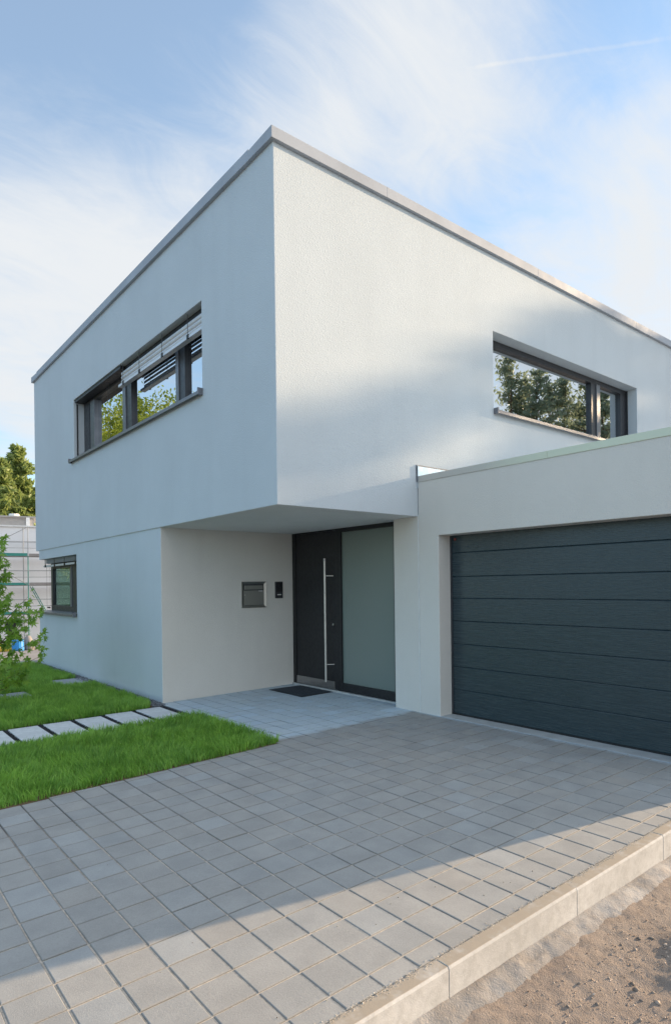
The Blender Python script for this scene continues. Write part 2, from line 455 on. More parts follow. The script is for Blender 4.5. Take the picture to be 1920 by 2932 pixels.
def vnoise(x, y, seed=0):
    """smooth value noise, numpy"""
    if seed not in _GRID: _GRID[seed] = np.random.default_rng(seed).random((256, 256))
    g = _GRID[seed]
    xi, yi = np.floor(x).astype(int), np.floor(y).astype(int); fx, fy = x - xi, y - yi
    fx = fx * fx * (3 - 2 * fx); fy = fy * fy * (3 - 2 * fy)
    a = g[xi % 256, yi % 256]; b = g[(xi + 1) % 256, yi % 256]; c = g[xi % 256, (yi + 1) % 256]; d = g[(xi + 1) % 256, (yi + 1) % 256]
    return (a * (1 - fx) + b * fx) * (1 - fy) + (c * (1 - fx) + d * fx) * fy
def fbm(x, y, sc, octv=4, seed=0):
    r = 0; a = 1; t = 0
    for o in range(octv):
        r = r + a * vnoise(x * sc, y * sc, seed + o); t += a; a *= .5; sc *= 2.03
    return r / t

# ------------------------------------------------------------------ the setting: terrain, dirt, pavement, kerb
def terrain_h(x, y):
    d = np.hypot(x + 3.5, y + 5.3)
    h = -.38 - 2.25 * np.clip((y - 9.8) / 32, 0, 1) * np.clip(1 - (x - 12) / 40, 0, 1) - .02 * np.clip(d - 60, 0, 400) * 0
    return h
def grid_sheet(name, xs, ys, hf, mat, smooth=True):
    X, Y = np.meshgrid(xs, ys, indexing='ij'); Z = hf(X, Y)
    nx, ny = len(xs), len(ys)
    V = np.stack([X.ravel(), Y.ravel(), Z.ravel()], 1)
    I = (np.arange(nx - 1)[:, None] * ny + np.arange(ny - 1)[None, :]).ravel()
    F = np.stack([I, I + ny, I + ny + 1, I + 1], 1)
    me = fast_mesh(name, V, F); me.polygons.foreach_set('use_smooth', [smooth] * len(me.polygons))
    return tag(link(name, me, mat), kind='structure')
far = np.concatenate([-np.geomspace(1200, 20, 26), np.linspace(-18, 60, 79), np.geomspace(62, 1200, 26)])
grid_sheet('ground', far, far, terrain_h, 'terrain')
def hill_h(x, y):
    s = np.clip((y - 50) / 45, 0, 1)
    return -3.2 + 9.5 * s * s * (3 - 2 * s) + 1.2 * fbm(x, y, .06, 3, 5)
grid_sheet('hill', np.linspace(-70, 90, 60), np.linspace(48, 160, 40), hill_h, 'hill')
# side road falling away beyond the lawn
def road_h(x, y): return np.where(y < 9.9, -.06, -.06 - 2.45 * np.clip((y - 9.9) / 30, 0, 1))
grid_sheet('side_road', np.linspace(-12, 9, 20), np.linspace(9.25, 43, 60), lambda x, y: road_h(x, y) + .0, 'terrain')
# sandy dirt in front of the kerb
def dirt_h(x, y):
    base = -.205 + .006 * x * 0
    r = .035 * (fbm(x, y, 1.3, 4, 11) - .5) + .012 * (fbm(x, y, 11, 4, 21) - .5) + .010 * (fbm(x, y, 43, 2, 31) - .5)
    bank = np.clip((y + 3.95) / .3, 0, 1)                     # rises a little towards the haunch
    ridge = .07 * np.exp(-((y + 3.98 - .16 * (x + .1)) / .10) ** 2) * np.clip((x + .75) / .5, 0, 1) * (.6 + .8 * fbm(x, y, 14, 3, 77))
    return base + r + .03 * bank + ridge
grid_sheet('dirt_road', np.linspace(-6.5, 3.2, 560), np.linspace(-7.5, -3.5, 240), dirt_h, 'dirt')
grid_sheet('dirt_verge', np.linspace(-40, 60, 60), np.linspace(-40, -7.45, 30), lambda x, y: -.21 + .03 * fbm(x, y, .5, 3, 3), 'dirt')
# concrete haunch: the lumpy backing poured against the kerb
def haunch():
    xs = np.linspace(-6.5, 3.2, 700); t = np.linspace(0, 1, 34)
    X, T = np.meshgrid(xs, t, indexing='ij')
    wid = .13 + .11 * fbm(X, X * 0, 1.9, 4, 41) + .05 * np.clip((X + .6) / .7, 0, 1.5) + .02 * (fbm(X, X * 0, 11, 3, 42) - .5)
    Y = -3.525 - wid * T
    Z = -.135 - .012 * (fbm(X, T * 2, 3, 3, 43)) - .105 * T ** 1.5 + .030 * (fbm(X, Y, 7, 4, 44) - .5) * np.clip(T * 4, 0, 1) + .006 * (fbm(X, Y, 38, 3, 45) - .5)
    nx, ny = X.shape
    V = np.stack([X.ravel(), Y.ravel(), Z.ravel()], 1)
    I = (np.arange(nx - 1)[:, None] * ny + np.arange(ny - 1)[None, :]).ravel()
    F = np.stack([I, I + 1, I + ny + 1, I + ny], 1)
    me = fast_mesh('kerb_haunch', V, F); me.polygons.foreach_set('use_smooth', [True] * len(me.polygons))
    tag(link('kerb_haunch', me, 'haunch'), kind='structure')
haunch()
# kerb of one-metre concrete stones
kb = MB()
for k in range(-6, 6):
    x0, x1 = -1.5413 + k + .002, -.5413 + k - .002
    dz0, dz1 = random.uniform(-.002, .002), random.uniform(-.002, .002)
    zt0, zt1 = gz(x0, -3.5) + dz0 + .002, gz(x1, -3.5) + dz1 + .002
    prof = [(-3.533, -.4), (-3.533, -.012), (-3.527, 0), (-3.463, 0), (-3.460, -.004), (-3.460, -.4)]
    vs = [(x0, y, z + zt0) for y, z in prof] + [(x1, y, z + zt1) for y, z in prof]
    n = len(prof)
    kb.add(vs, [(i, (i + 1) % n, n + (i + 1) % n, n + i) for i in range(n)] + [tuple(range(n - 1, -1, -1)), tuple(range(n, 2 * n))])
tag(kb.build('kerb', 'kerb', bevel=.002), kind='structure')
# pavers: every stone modelled with its chamfer; the bed with joint sand lies just below
def pavement():
    V, F, T = [], [], []
    gx, gy = -2.83, -2.347
    def stone(x0, x1, y0, y1):
        j = .0040 + random.uniform(-.0009, .0009); c = .0042
        x0 += j; x1 -= j; y0 += j; y1 -= j
        if x1 - x0 < .02 or y1 - y0 < .02: return
        dz = random.gauss(0, .0008); tx, ty = random.gauss(0, .003), random.gauss(0, .003)
        mx, my = (x0 + x1) / 2, (y0 + y1) / 2
        b = len(V)
        for ins, dep in ((0, -.03), (0, -.0042), (c, 0)):
            for x, y in ((x0 + ins, y0 + ins), (x1 - ins, y0 + ins), (x1 - ins, y1 - ins), (x0 + ins, y1 - ins)):
                V.append((x, y, gz(x, y) + dep + dz + tx * (x - mx) + ty * (y - my)))
        for L in (0, 4):
            for k in range(4): F.append((b + L + k, b + L + (k + 1) % 4, b + L + 4 + (k + 1) % 4, b + L + 4 + k))
        F.append((b + 8, b + 9, b + 10, b + 11))
        v = random.gauss(1.0, .022); v = max(.90, min(1.10, v)); wv = random.gauss(.004, .010)
        if random.random() < .11: v *= 1.075; wv = -.026
        e = .46 if y0 > -.05 else .70
        T.extend([(v * e, v * e * .99, v * e * .96, 1)] * 8 + [(v * (1 + wv), v, v * (1 - wv), 1)] * 4)    # dirt sits in the chamfers
    for i in range(-32, 27):
        for k in range(-7, 28):
            x0, x1 = gx + .2 * i, gx + .2 * i + .2
            y0, y1 = gy + .2 * k, gy + .2 * k + .2
            y0 = max(y0, -3.457)
            if x1 <= -.02 and y0 < -.1 < y1:                 # row cut along the lawn
                y1 = min(y1, -.128 + .05 * ((x0 + x1) / 2 + 2.5))
                if y1 - y0 < .03: continue
            elif y1 > -.02:                                   # entrance court
                x0 = max(x0, -.03); y0 = y0
                if x0 >= 0 - .031 and x0 < -.029: pass
                x1 = min(x1, 2.24); y1 = min(y1, 2.905)
                if x1 - x0 < .03 or y1 - y0 < .03: continue
                if y0 < 0 < y1 and x1 <= 0: continue
            else:
                x1 = min(x1, 2.06)
                if x1 - x0 < .03 or y1 - y0 < .03: continue
            if y0 > 2.9 or x0 > 2.2: continue
            stone(x0, x1, y0, y1)
    me = bpy.data.meshes.new('pavement'); me.from_pydata(V, [], F)
    at = me.attributes.new('tint', 'FLOAT_COLOR', 'POINT'); at.data.foreach_set('color', np.array(T, np.float32).ravel())
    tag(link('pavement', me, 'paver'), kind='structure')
    b = MB()
    def sheet(x0, x1, y0, y1):
        b.quad(*[(x, y, gz(x, y) - .0058) for x, y in ((x0, y0), (x1, y0), (x1, y1), (x0, y1))])
    sheet(-9.2, 2.3, -3.47, -.06); sheet(-.03, 2.3, -.06, 2.95)
    tag(b.build('joint_sand', 'joint_sand'), kind='structure')
pavement()

# ------------------------------------------------------------------ lawn
def soil_sheet(b, poly, dz):
    b.add([(x, y, gz(x, y) + dz) for x, y in poly], [tuple(range(len(poly)))])
sb = MB()
soil_sheet(sb, [(-9, -.146), (-2.5, -.146), (-.03, .0), (-.03, 1.80), (-9, 1.80)], -.004)
soil_sheet(sb, [(-9, 2.66), (-.20, 2.74), (-.10, 3.0), (-.14, 9.3), (-9, 9.3)], -.004)
tag(sb.build('soil', 'soil'), kind='structure')
SLABS_FAR = [(-.60, -.025, 5.42, 6.27, 'far'), (-1.75, -1.16, 4.72, 5.40, 'side')]
def grass():
    Vs, Ts = [], []
    def patch(x0, x1, y0, y1, dens, keep, hmin, hmax):
        n = int((x1 - x0) * (y1 - y0) * dens)
        x, y = rng.uniform(x0, x1, n), rng.uniform(y0, y1, n)
        k = keep(x, y); x, y = x[k], y[k]; n = len(x)
        clump = .5 * fbm(x, y, 4.0, 3, 8) + .5 * fbm(x, y, 13.0, 2, 12)
        h = rng.uniform(hmin * .6, hmax * 1.05, n) * (.45 + 1.05 * clump)
        w = rng.uniform(.0020, .0046, n)
        az = rng.uniform(0, 2 * np.pi, n)
        flow = 2 * np.pi * fbm(x, y, 1.6, 2, 9) * 2
        la = np.where(rng.random(n) < .6, flow + rng.normal(0, .5, n), rng.uniform(0, 2 * np.pi, n))
        lean = rng.uniform(.1, .75, n) * h
        z = gz(x, y) - .004
        dx, dy = np.cos(az) * w, np.sin(az) * w
        lx, ly = np.cos(la) * lean, np.sin(la) * lean
        P = np.zeros((n, 6, 3))
        for i, (f, l, ww) in enumerate(((0, 0, 1), (.6, .35, .85), (1., 1., .12))):
            P[:, 2 * i, 0] = x + lx * l - dx * ww; P[:, 2 * i, 1] = y + ly * l - dy * ww
            P[:, 2 * i + 1, 0] = x + lx * l + dx * ww; P[:, 2 * i + 1, 1] = y + ly * l + dy * ww
            P[:, 2 * i, 2] = P[:, 2 * i + 1, 2] = z + h * f
        Vs.append(P.reshape(-1, 3))
        t = np.clip(rng.normal(.42, .24, n) + .7 * (fbm(x, y, 2.5, 3, 14) - .5) + 1.1 * (fbm(x, y, 11, 2, 15) - .5), 0, 1)
        dry = rng.random(n) < .02
        t = np.where(dry, 1.0, t)
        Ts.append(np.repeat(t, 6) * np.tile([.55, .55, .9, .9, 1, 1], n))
    edge = lambda x: np.clip(-.120 + .05 * (x + 2.5), -.14, .02) + .030 * (fbm(x, x * 0, 3.5, 3, 17) - .5) + .03 * (fbm(x, x * 0, 16, 2, 27) - .5)
    k1 = lambda x, y: (y > edge(x)) & (x < -.02 + .05 * (fbm(y, y * 0, 4, 3, 18) - .5) + .03) & (y > -.14)
    patch(-2.75, .03, -.145, 1.80, 7500, k1, .045, .095)
    patch(-6.5, -2.75, -.15, 1.80, 2500, k1, .05, .085)
    def k2(x, y):
        k = (y > 2.68 + .03 * (fbm(x, x * 0, 5, 3, 19) - .5)) & (x < -.115 + .05 * (fbm(y, y * 0, 3, 3, 20) - .5) - .12 * np.clip((2.95 - y) / .2, 0, 1))
        for a, b, c, d, _ in SLABS_FAR: k &= ~((x > a + .02) & (x < b) & (y > c + .02) & (y < d - .01))
        return k
    patch(-2.6, -.05, 2.66, 5.5, 6500, k2, .05, .10)
    patch(-2.6, -.05, 5.5, 9.25, 4200, k2, .05, .09)
    patch(-6.5, -2.6, 2.66, 9.25, 1800, k2, .05, .09)
    V = np.concatenate(Vs); T = np.concatenate(Ts)
    n = len(V) // 6
    I = np.arange(n)[:, None] * 6
    F = np.concatenate([I + np.array([[0, 1, 3, 2]]), I + np.array([[2, 3, 5, 4]])])
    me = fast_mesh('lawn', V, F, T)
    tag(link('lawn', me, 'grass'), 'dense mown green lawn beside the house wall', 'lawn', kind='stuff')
grass()
def chip_field(name, spots, size, mat, label, cat, flat=.7):
    """many small broken stones in one mesh"""
    base = np.array([(1, 0, 0), (-1, 0, 0), (0, 1, 0), (0, -1, 0), (0, 0, 1), (0, 0, -1)], float)
    fc = np.array([(0, 2, 4), (2, 1, 4), (1, 3, 4), (3, 0, 4), (2, 0, 5), (1, 2, 5), (3, 1, 5), (0, 3, 5)])
    n = len(spots); S = np.asarray(spots)
    s = rng.uniform(size[0], size[1], n)
    P = base[None] * s[:, None, None] * rng.uniform(.6, 1.25, (n, 6, 1))
    P[:, :, 2] *= flat
    a = rng.uniform(0, 2 * np.pi, n); c, sn = np.cos(a)[:, None], np.sin(a)[:, None]
    X = P[:, :, 0] * c - P[:, :, 1] * sn; Y = P[:, :, 0] * sn + P[:, :, 1] * c
    P[:, :, 0], P[:, :, 1] = X, Y
    tilt = rng.normal(0, .4, (n, 2)); P[:, :, 2] += X * tilt[:, :1] + Y * tilt[:, 1:]
    V = (P + S[:, None, :]).reshape(-1, 3)
    F = (np.arange(n)[:, None, None] * 6 + fc[None]).reshape(-1, 3)
    me = fast_mesh(name, V, F, np.repeat(rng.random(n), 6))
    return tag(link(name, me, mat), label, cat, kind='stuff')
# stepping slabs of the path, dark basalt chips between them
slab_edges = [-4.63, -4.26, -3.885, -3.51, -3.135, -2.76, -2.385, -2.01, -1.64, -1.275, -.91, -.515, -.135]
names_ord = ['first', 'second', 'third', 'fourth', 'fifth', 'sixth', 'seventh', 'eighth', 'ninth', 'tenth', 'eleventh', 'twelfth']
def slab(name, x0, x1, y0, y1, label, mat, top=.006, group=None):
    b = MB(); zc_ = gz((x0 + x1) / 2, (y0 + y1) / 2); t = random.uniform(-.003, .003)
    b.box(x0, x1, y0, y1, zc_ - .05, zc_ + top + t)
    o = b.build(name, mat, loc=((x0 + x1) / 2, (y0 + y1) / 2, zc_ - .05), bevel=.003)
    return tag(o, label, 'paving slab', group)
for i in range(len(slab_edges) - 1):
    a, b_ = slab_edges[len(slab_edges) - 2 - i], slab_edges[len(slab_edges) - 1 - i]
    o = slab('stepping_slab', a + .058 + random.uniform(-.003, .003), b_, 1.755 + random.uniform(-.01, .01), 2.655 + random.uniform(-.008, .008) - .012 * i / 6,
             'pale grey stone slab across the lawn path, %s counting from the entrance paving' % names_ord[i], 'slab', group='slabs of the garden path')
slab('stepping_slab', -.60, -.03, 5.42, 6.27, 'blue-grey square slab set in the lawn against the house wall', 'slab_dark', group='slabs in the lawn')
slab('stepping_slab', -1.75, -1.16, 4.72, 5.40, 'grey slab half hidden in the lawn grass beside the sweetgum sapling', 'slab_dark', group='slabs in the lawn')
bb = MB()
bb.quad(*[(x, y, gz(x, y) - .014) for x, y in ((-6, 1.72), (-.02, 1.72), (-.02, 2.80), (-6, 2.70))])
tag(bb.build('path_bed', 'basalt'), kind='structure')
sp = []
for e in slab_edges:
    for _ in range(430):
        x, y = e + random.uniform(-.004, .062), random.uniform(1.74, 2.70); sp.append((x, y, gz(x, y) - .008 + random.uniform(0, .008)))
chip_field('gravel', sp, (.005, .010), 'basalt', 'dark basalt chippings filling the gaps between the path slabs', 'gravel')
gb_ = MB(); gb_.quad(*[(x, y, gz(x, y) - .012) for x, y in ((-.20, 2.72), (.04, 2.72), (.04, 9.4), (-.20, 9.4))])
tag(gb_.build('gravel_bed', 'grey_gravel'), kind='structure')
sp = []
for _ in range(5200):
    y = random.uniform(2.74, 9.3); x = random.uniform(-.17, .02); sp.append((x, y, gz(x, y) - .006 + random.uniform(0, .010)))
chip_field('gravel', sp, (.007, .014), 'grey_gravel', 'grey gravel strip along the foot of the house wall', 'gravel')
# pebbles on the dirt, crumbs and bits of leaf on the paving
def on_dirt(n, y0, y1, clump):
    o_ = []
    while len(o_) < n:
        x, y = random.uniform(-4.5, 2.2), random.uniform(y0, y1)
        if random.random() > clump * float(fbm(np.array([x]), np.array([y]), 2.2, 3, 61)[0]) ** 2 * 3: continue
        o_.append((x, y, float(dirt_h(np.array([x]), np.array([y]))[0]) + .001))
    return o_
chip_field('gravel', on_dirt(9000, -5.6, -3.68, 1), (.0015, .006), 'pebbles', 'fine sandy grit scattered over the dirt below the kerb', 'gravel')
chip_field('gravel', on_dirt(260, -5.6, -3.75, 1), (.005, .014), 'pebbles', 'larger loose stones lying on the dirt below the kerb', 'gravel')
chip_field('clods', on_dirt(200, -4.25, -3.75, 1.4), (.006, .020), 'clods', 'dark broken clods of earth along the rough concrete edge', 'earth')
sp = []
for _ in range(260):
    x, y = random.uniform(-4, 2.0), random.uniform(-3.4, 2.7)
    if x < .05 and y > -.1: continue
    sp.append((x, y, gz(x, y) + .002))
chip_field('crumbs', sp, (.0015, .0045), 'litter', 'tiny pale crumbs of mortar and dry leaf on the pavers', 'debris')

sp = []
for _ in range(2600):
    x = random.uniform(-4, 1.9); sp.append((x, -3.462 + random.gauss(0, .011), gz(x, -3.45) + .001))
chip_field('sand_spill', sp, (.0012, .0040), 'pale_sand', 'pale sand grains spilt along the seam between pavers and kerb', 'sand')
# ------------------------------------------------------------------ the house
house = thing('house', (0, 0, 0), 'pale modern two-storey house with flat roof and overhanging upper floor', 'house')
XE = 12.0
L0, L1, Z0, Z1 = 1.59, 6.645, 3.955, 5.048          # left window opening (x = 0 plane)
Q0, Q1 = 3.575, 7.745                               # right window opening (y = 0 plane)
def up_solid(x, y, z):
    if not (0 < x < XE and 0 < y < 9.435 and 2.41 < z < 6.09): return False
    if inside(z, Z0, Z1) and inside(y, L0, L1) and x < .4: return False
    if inside(z, Z0, Z1) and inside(x, Q0, Q1) and y < .4: return False
    if .4 < x < XE - .4 and .4 < y < 9.0 and 2.8 < z < 5.75: return False
    return True
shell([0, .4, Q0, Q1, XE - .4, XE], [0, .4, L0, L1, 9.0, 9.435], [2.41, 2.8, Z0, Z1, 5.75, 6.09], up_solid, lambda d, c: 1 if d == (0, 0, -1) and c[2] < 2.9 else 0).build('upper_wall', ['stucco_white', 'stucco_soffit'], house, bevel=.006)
# ground floor: corner window cut out of the far left corner, hollow room behind it
GY0, GY1, W0, WZ0, WZ1 = 2.897, 9.25, 6.65, 1.11, 2.215
def gr_solid(x, y, z):
    if not (.018 < x < XE - .3 and GY0 < y < GY1): return False
    if inside(z, WZ0, WZ1) and y > W0 and x < .36: return False
    if inside(z, WZ0, WZ1) and y > 8.9 and x < 1.6: return False
    if .36 < x < 4.5 and 3.3 < y < 8.9 and .1 < z < 2.3: return False
    return True
shell([.018, .36, 1.6, 2.211, 4.5, XE - .3], [GY0, 3.3, W0, 8.9, GY1], [-.4, .1, WZ0, WZ1, 2.3, 2.43], gr_solid,
      lambda d, c: 1 if d == (0, -1, 0) and c[1] < 3.3 else 0).build('ground_wall', ['stucco_white', 'stucco_greige'], house, bevel=.006)
b = MB(); b.box(2.30, XE - .4, .03, 2.89, -.4, 2.43); b.build('inner_wall', 'stucco_greige', house)
b = MB(); b.box(2.047, 2.30, .0045, .4256, -.3, 2.428); b.build('pier', 'stucco_greige', house, bevel=.006)
b = MB(); b.box(2.052, 2.29, -.0065, .0065, -.2, 2.43); b.box(2.045, 2.06, -.0035, .0035, -.2, 2.415); b.build('expansion_joint', 'joint', house)
# roof coping, with the joints between its sheets
def coping_ring(x0, x1, y0, y1, zb, zt, oc, wid, joints_x, joints_y, tilt=.02):
    m = MB()
    g = .0008
    def run(axis, a0, a1, out, inn, cuts):
        pts = [a0] + [c for c in cuts if a0 < c < a1] + [a1]
        for i in range(len(pts) - 1):
            p, q = pts[i] + (g if i else 0), pts[i + 1] - (g if i < len(pts) - 2 else 0)
            dz = random.uniform(-.0015, .0015)
            if axis == 'x': m.prism([(out, zb + dz), (inn, zb + dz), (inn, zt - tilt), (out, zt + dz)], 'x', p, q)
            else: m.prism([(out, zb + dz), (inn, zb + dz), (inn, zt - tilt), (out, zt + dz)], 'y', p, q)
    run('x', x0 - oc, x1 + oc, y0 - oc, y0 - oc + wid, joints_x)
    run('x', x0 - oc, x1 + oc, y1 + oc, y1 + oc - wid, joints_x)
    run('y', y0 - oc + wid, y1 + oc - wid, x0 - oc, x0 - oc + wid, joints_y)
    run('y', y0 - oc + wid, y1 + oc - wid, x1 + oc, x1 + oc - wid, joints_y)
    return m
coping_ring(0, XE, 0, 9.435, 6.087, 6.209, .046, .45, [1.55, 4.61, 7.66, 10.7], [1.52, 4.53, 7.5]).build('roof_coping', 'coping', house, bevel=.004)
b = MB(); b.box(.3, XE - .3, .3, 9.13, 6.0, 6.11); b.build('roof', 'far_grey', house)

def window_left():
    f = MB(); x0, x1 = .185, .255
    def fr(y0, y1, z0, z1, a=x0, c=x1): f.box(a, c, y0, y1, z0, z1)
    fr(L0 + .001, L1 - .001, Z0 + .001, Z0 + .07); fr(L0 + .001, L1 - .001, Z1 - .10, Z1 - .001)
    fr(L0 + .001, L0 + .08, Z0 + .07, Z1 - .10); fr(L1 - .30, L1 - .001, Z0 + .07, Z1 - .10)
    fr(4.325, 4.66, Z0 + .07, Z1 - .10); fr(2.435, 2.60, Z0 + .07, Z1 - .10)
    w = f.build('window', 'frame', house, bevel=.003)
    s = MB()
    # paler sash rims standing proud of the dark frame
    for y0, y1 in ((4.53, 4.66), (2.60, 2.69), (L1 - .62, L1 - .40)):
        s = MB(); s.box(.168, .2495, y0 + .001, y1 - .001, Z0 + .071, Z1 - .101); s.build('sash', 'frame_light', w, bevel=.003)
    g = MB()
    for y0, y1 in ((4.66, L1 - .30), (2.60, 4.325), (L0 + .08, 2.435)):
        g = MB(); g.box(.235, .245, y0 + .001, y1 - .001, Z0 + .071, Z1 - .101); g.build('pane', 'glass', w)
    g = MB(); g.box(.05, .075, L1 - .012, L1 - .002, Z0 + .05, Z1 - .07); g.build('guide_rail', 'frame', w)
    g = MB(); g.box(.075, .10, L0 + .002, L0 + .012, Z0 + .05, Z1 - .07); g.build('guide_rail', 'frame', w)
    # box for the raised blind, its open underside dark
    h = MB(); h.box(.02, .180, 4.34, L1 - .015, Z1 - .055, Z1 - .003); h.build('blind_box', 'black', w, bevel=.003); h = MB(); h.box(.095, .184, L0 + .015, 4.33, Z1 - .135, Z1 - .003); h.build('blind_box', 'black', w, bevel=.003)
    bl = MB()
    ys, ye = L0 + .03, 4.38
    for k in range(3):
        z = Z1 - .105 - .062 * k
        c = [(.052 + .016 * t - .010 * math.sin(math.pi * t), z - .054 * t) for t in (0, .33, .66, 1)]
        bl.prism(c + [(x + .004, zz) for x, zz in reversed(c)], 'y', ys, ye)
    bl.box(.020, .095, ys - .01, ye + .05, Z1 - .326, Z1 - .290)
    o = bl.build('blind', 'slat', w)
    cl = MB()
    for y in (2.0, 2.78, 3.58, 4.22):
        cl = MB(); cl.box(.010, .026, y - .022, y + .022, Z1 - .332, Z1 - .278); cl.tube([(.018, y, Z1 - .2785), (.018, y, Z1 - .02)], .004, 5)
        cl.build('blind_cord', 'black', w)
    for x in (.07, .11):
        cl = MB(); cl.tube([(x, 5.05, Z1 - .06), (x, 5.05, Z0 + .02)], .0022, 5); cl.build('guide_wire', 'black', w)
    s = MB()
    s.prism([(-.065, Z0 - .052), (-.058, Z0 - .052), (-.056, Z0 - .016), (.20, Z0 + .010), (.20, Z0 + .016), (-.065, Z0 - .008)], 'y', L0 - .0, 5.612)
    s.prism([(-.065, Z0 - .052), (-.058, Z0 - .052), (-.056, Z0 - .016), (.20, Z0 + .010), (.20, Z0 + .016), (-.065, Z0 - .008)], 'y', 5.618, L1 + .13)
    s.box(-.068, .0, L0 - .018, L0 + .004, Z0 - .055, Z0 + .03); s.box(-.068, -.003, L1 + .128, L1 + .145, Z0 - .055, Z0 + .03)
    s.box(-.067, -.03, 5.608, 5.622, Z0 - .054, Z0 - .004)
    s.build('sill', 'sill', w, bevel=.002)
    rm = MB(); rm.box(.36, .42, L0 - .2, L1 + .2, Z0 - .3, Z0 - .25)
    return w
window_left()
def window_right():
    f = MB(); y0, y1 = .20, .275
    def fr(x0, x1, z0, z1): f.box(x0, x1, y0, y1, z0, z1)
    fr(Q0 + .001, Q1 - .001, Z0 + .001, Z0 + .07); fr(Q0 + .001, Q1 - .001, Z1 - .085, Z1 - .001)
    fr(Q0 + .001, Q0 + .075, Z0 + .07, Z1 - .085); fr(Q1 - .20, Q1 - .001, Z0 + .07, Z1 - .085); fr(6.53, 6.68, Z0 + .07, Z1 - .085)
    w = f.build('window', 'frame', house, bevel=.003)
    s = MB(); s.box(6.675, 6.79, .178, .2695, Z0 + .06, Z1 - .086); s.build('sash', 'frame_light', w, bevel=.004)
    g = MB()
    for x0, x1 in ((Q0 + .075, 6.53), (6.68, Q1 - .20)):
        g = MB(); g.box(x0 + .001, x1 - .001, .25, .26, Z0 + .071, Z1 - .086); g.build('pane', 'glass', w)
    s = MB()
    pf = [(-.072, Z0 - .045), (-.066, Z0 - .045), (-.064, Z0 - .010), (.21, Z0 + .012), (.21, Z0 + .018), (-.072, Z0 + .0)]
    s.prism(pf, 'x', Q0, 5.947); s.prism(pf, 'x', 5.953, Q1)
    s.box(Q0 - .006, Q0 + .022, -.074, -.001, Z0 - .048, Z0 + .032); s.box(Q1 - .02, Q1 + .004, -.074, -.001, Z0 - .048, Z0 + .032); s.box(5.944, 5.956, -.074, -.05, Z0 - .047, Z0 + .003)
    s.build('sill', 'sill', w, bevel=.002)
    gr = MB(); gr.box(Q1 - .012, Q1 - .002, .165, .195, Z0 + .04, Z1 - .01); gr.build('guide_rail', 'frame', w)
window_right()
def window_corner():
    f = MB()
    yf, xf = 8.985, .185
    # long leg facing the lawn, short leg facing the neighbour
    f.box(xf, xf + .07, W0 + .001, yf, WZ0 + .001, WZ0 + .13); f.box(xf, xf + .07, W0 + .001, yf, WZ1 - .20, WZ1 - .001)
    f.box(xf, xf + .07, yf - .13, yf, WZ0 + .13, WZ1 - .20)
    f.box(xf, xf + .07, 7.22, 7.50, WZ0 + .13, WZ1 - .20); f.box(xf, xf + .07, W0 + .001, W0 + .09, WZ0 + .13, WZ1 - .20)
    f.box(xf + .0705, 1.59, yf - .07, yf - .001, WZ0 + .001, WZ0 + .13); f.box(xf + .0705, 1.59, yf - .07, yf - .001, WZ1 - .20, WZ1 - .001)
    f.box(1.50, 1.59, yf - .07, yf - .001, WZ0 + .13, WZ1 - .20)
    w = f.build('window', 'frame', house, bevel=.003)
    s = MB(); s.box(xf - .014, xf + .0695, 7.50, 7.60, WZ0 + .12, WZ1 - .201); s.build('sash', 'frame_light', w, bevel=.003)
    g = MB()
    g.box(xf + .045, xf + .055, 7.601, yf - .131, WZ0 + .131, WZ1 - .201); g.build('pane', 'glass_clear', w); g = MB(); g.box(xf + .045, xf + .055, W0 + .091, 7.219, WZ0 + .131, WZ1 - .201); g.build('pane', 'glass_clear', w); g = MB()
    g.box(xf + .072, 1.499, yf - .045, yf - .035, WZ0 + .131, WZ1 - .201)
    g.build('pane', 'glass_clear', w)
    bl = MB()
    ye = 9.06
    for k in range(7):
        z = WZ1 - .012 - .013 * k
        bl.box(.075, .150, W0 + .012, ye + .02 * (k % 2), z - .004, z)
    bl.box(.08, .150, W0 + .010, ye + .10, WZ1 - .165, WZ1 - .128)
    for k in range(7):
        z = WZ1 - .012 - .013 * k; bl.box(.1505, 1.58, ye - .035, ye + .04, z - .004, z)
    bl.build('blind', 'slat', w)
    cl = MB()
    for y in (6.9, 7.6, 8.3, 8.98): cl = MB(); cl.box(.066, .078, y - .03, y + .03, WZ1 - .17, WZ1 - .11); cl.tube([(.07, y, WZ1 - .12), (.07, y, WZ1 - .01)], .004, 5); cl.build('blind_cord', 'black', w)
    for y in (8.80, 9.05): cl = MB(); cl.tube([(.115, y, WZ1 - .15), (.115, y, WZ0 + .03)], .0022, 5); cl.build('guide_wire', 'black', w)
    cl = MB(); cl.tube([(.16, 9.0, WZ0 + .075), (.16, 9.16, WZ0 + .075)], .016, 8); cl.tube([(.16, 9.16, WZ0 + .075), (.16, 9.20, WZ0 + .075)], .005, 8)
    cl.build('wire_bracket', 'black', w)
    s = MB()
    pf = [(-.062, WZ0 - .042), (-.056, WZ0 - .042), (-.054, WZ0 - .010), (.20, WZ0 + .012), (.20, WZ0 + .018), (-.062, WZ0 + .0)]
    s.prism(pf, 'y', W0 - .004, 9.30)
    s.box(-.064, .0, W0 - .012, W0 + .012, WZ0 - .052, WZ0 + .030)
    s.box(.2005, 1.6, 9.0, 9.30, WZ0 - .012, WZ0 + .006); s.box(-.066, -.03, 9.288, 9.312, WZ0 - .046, WZ0 + .006)
    s.build('sill', 'sill', w, bevel=.002)
window_corner()

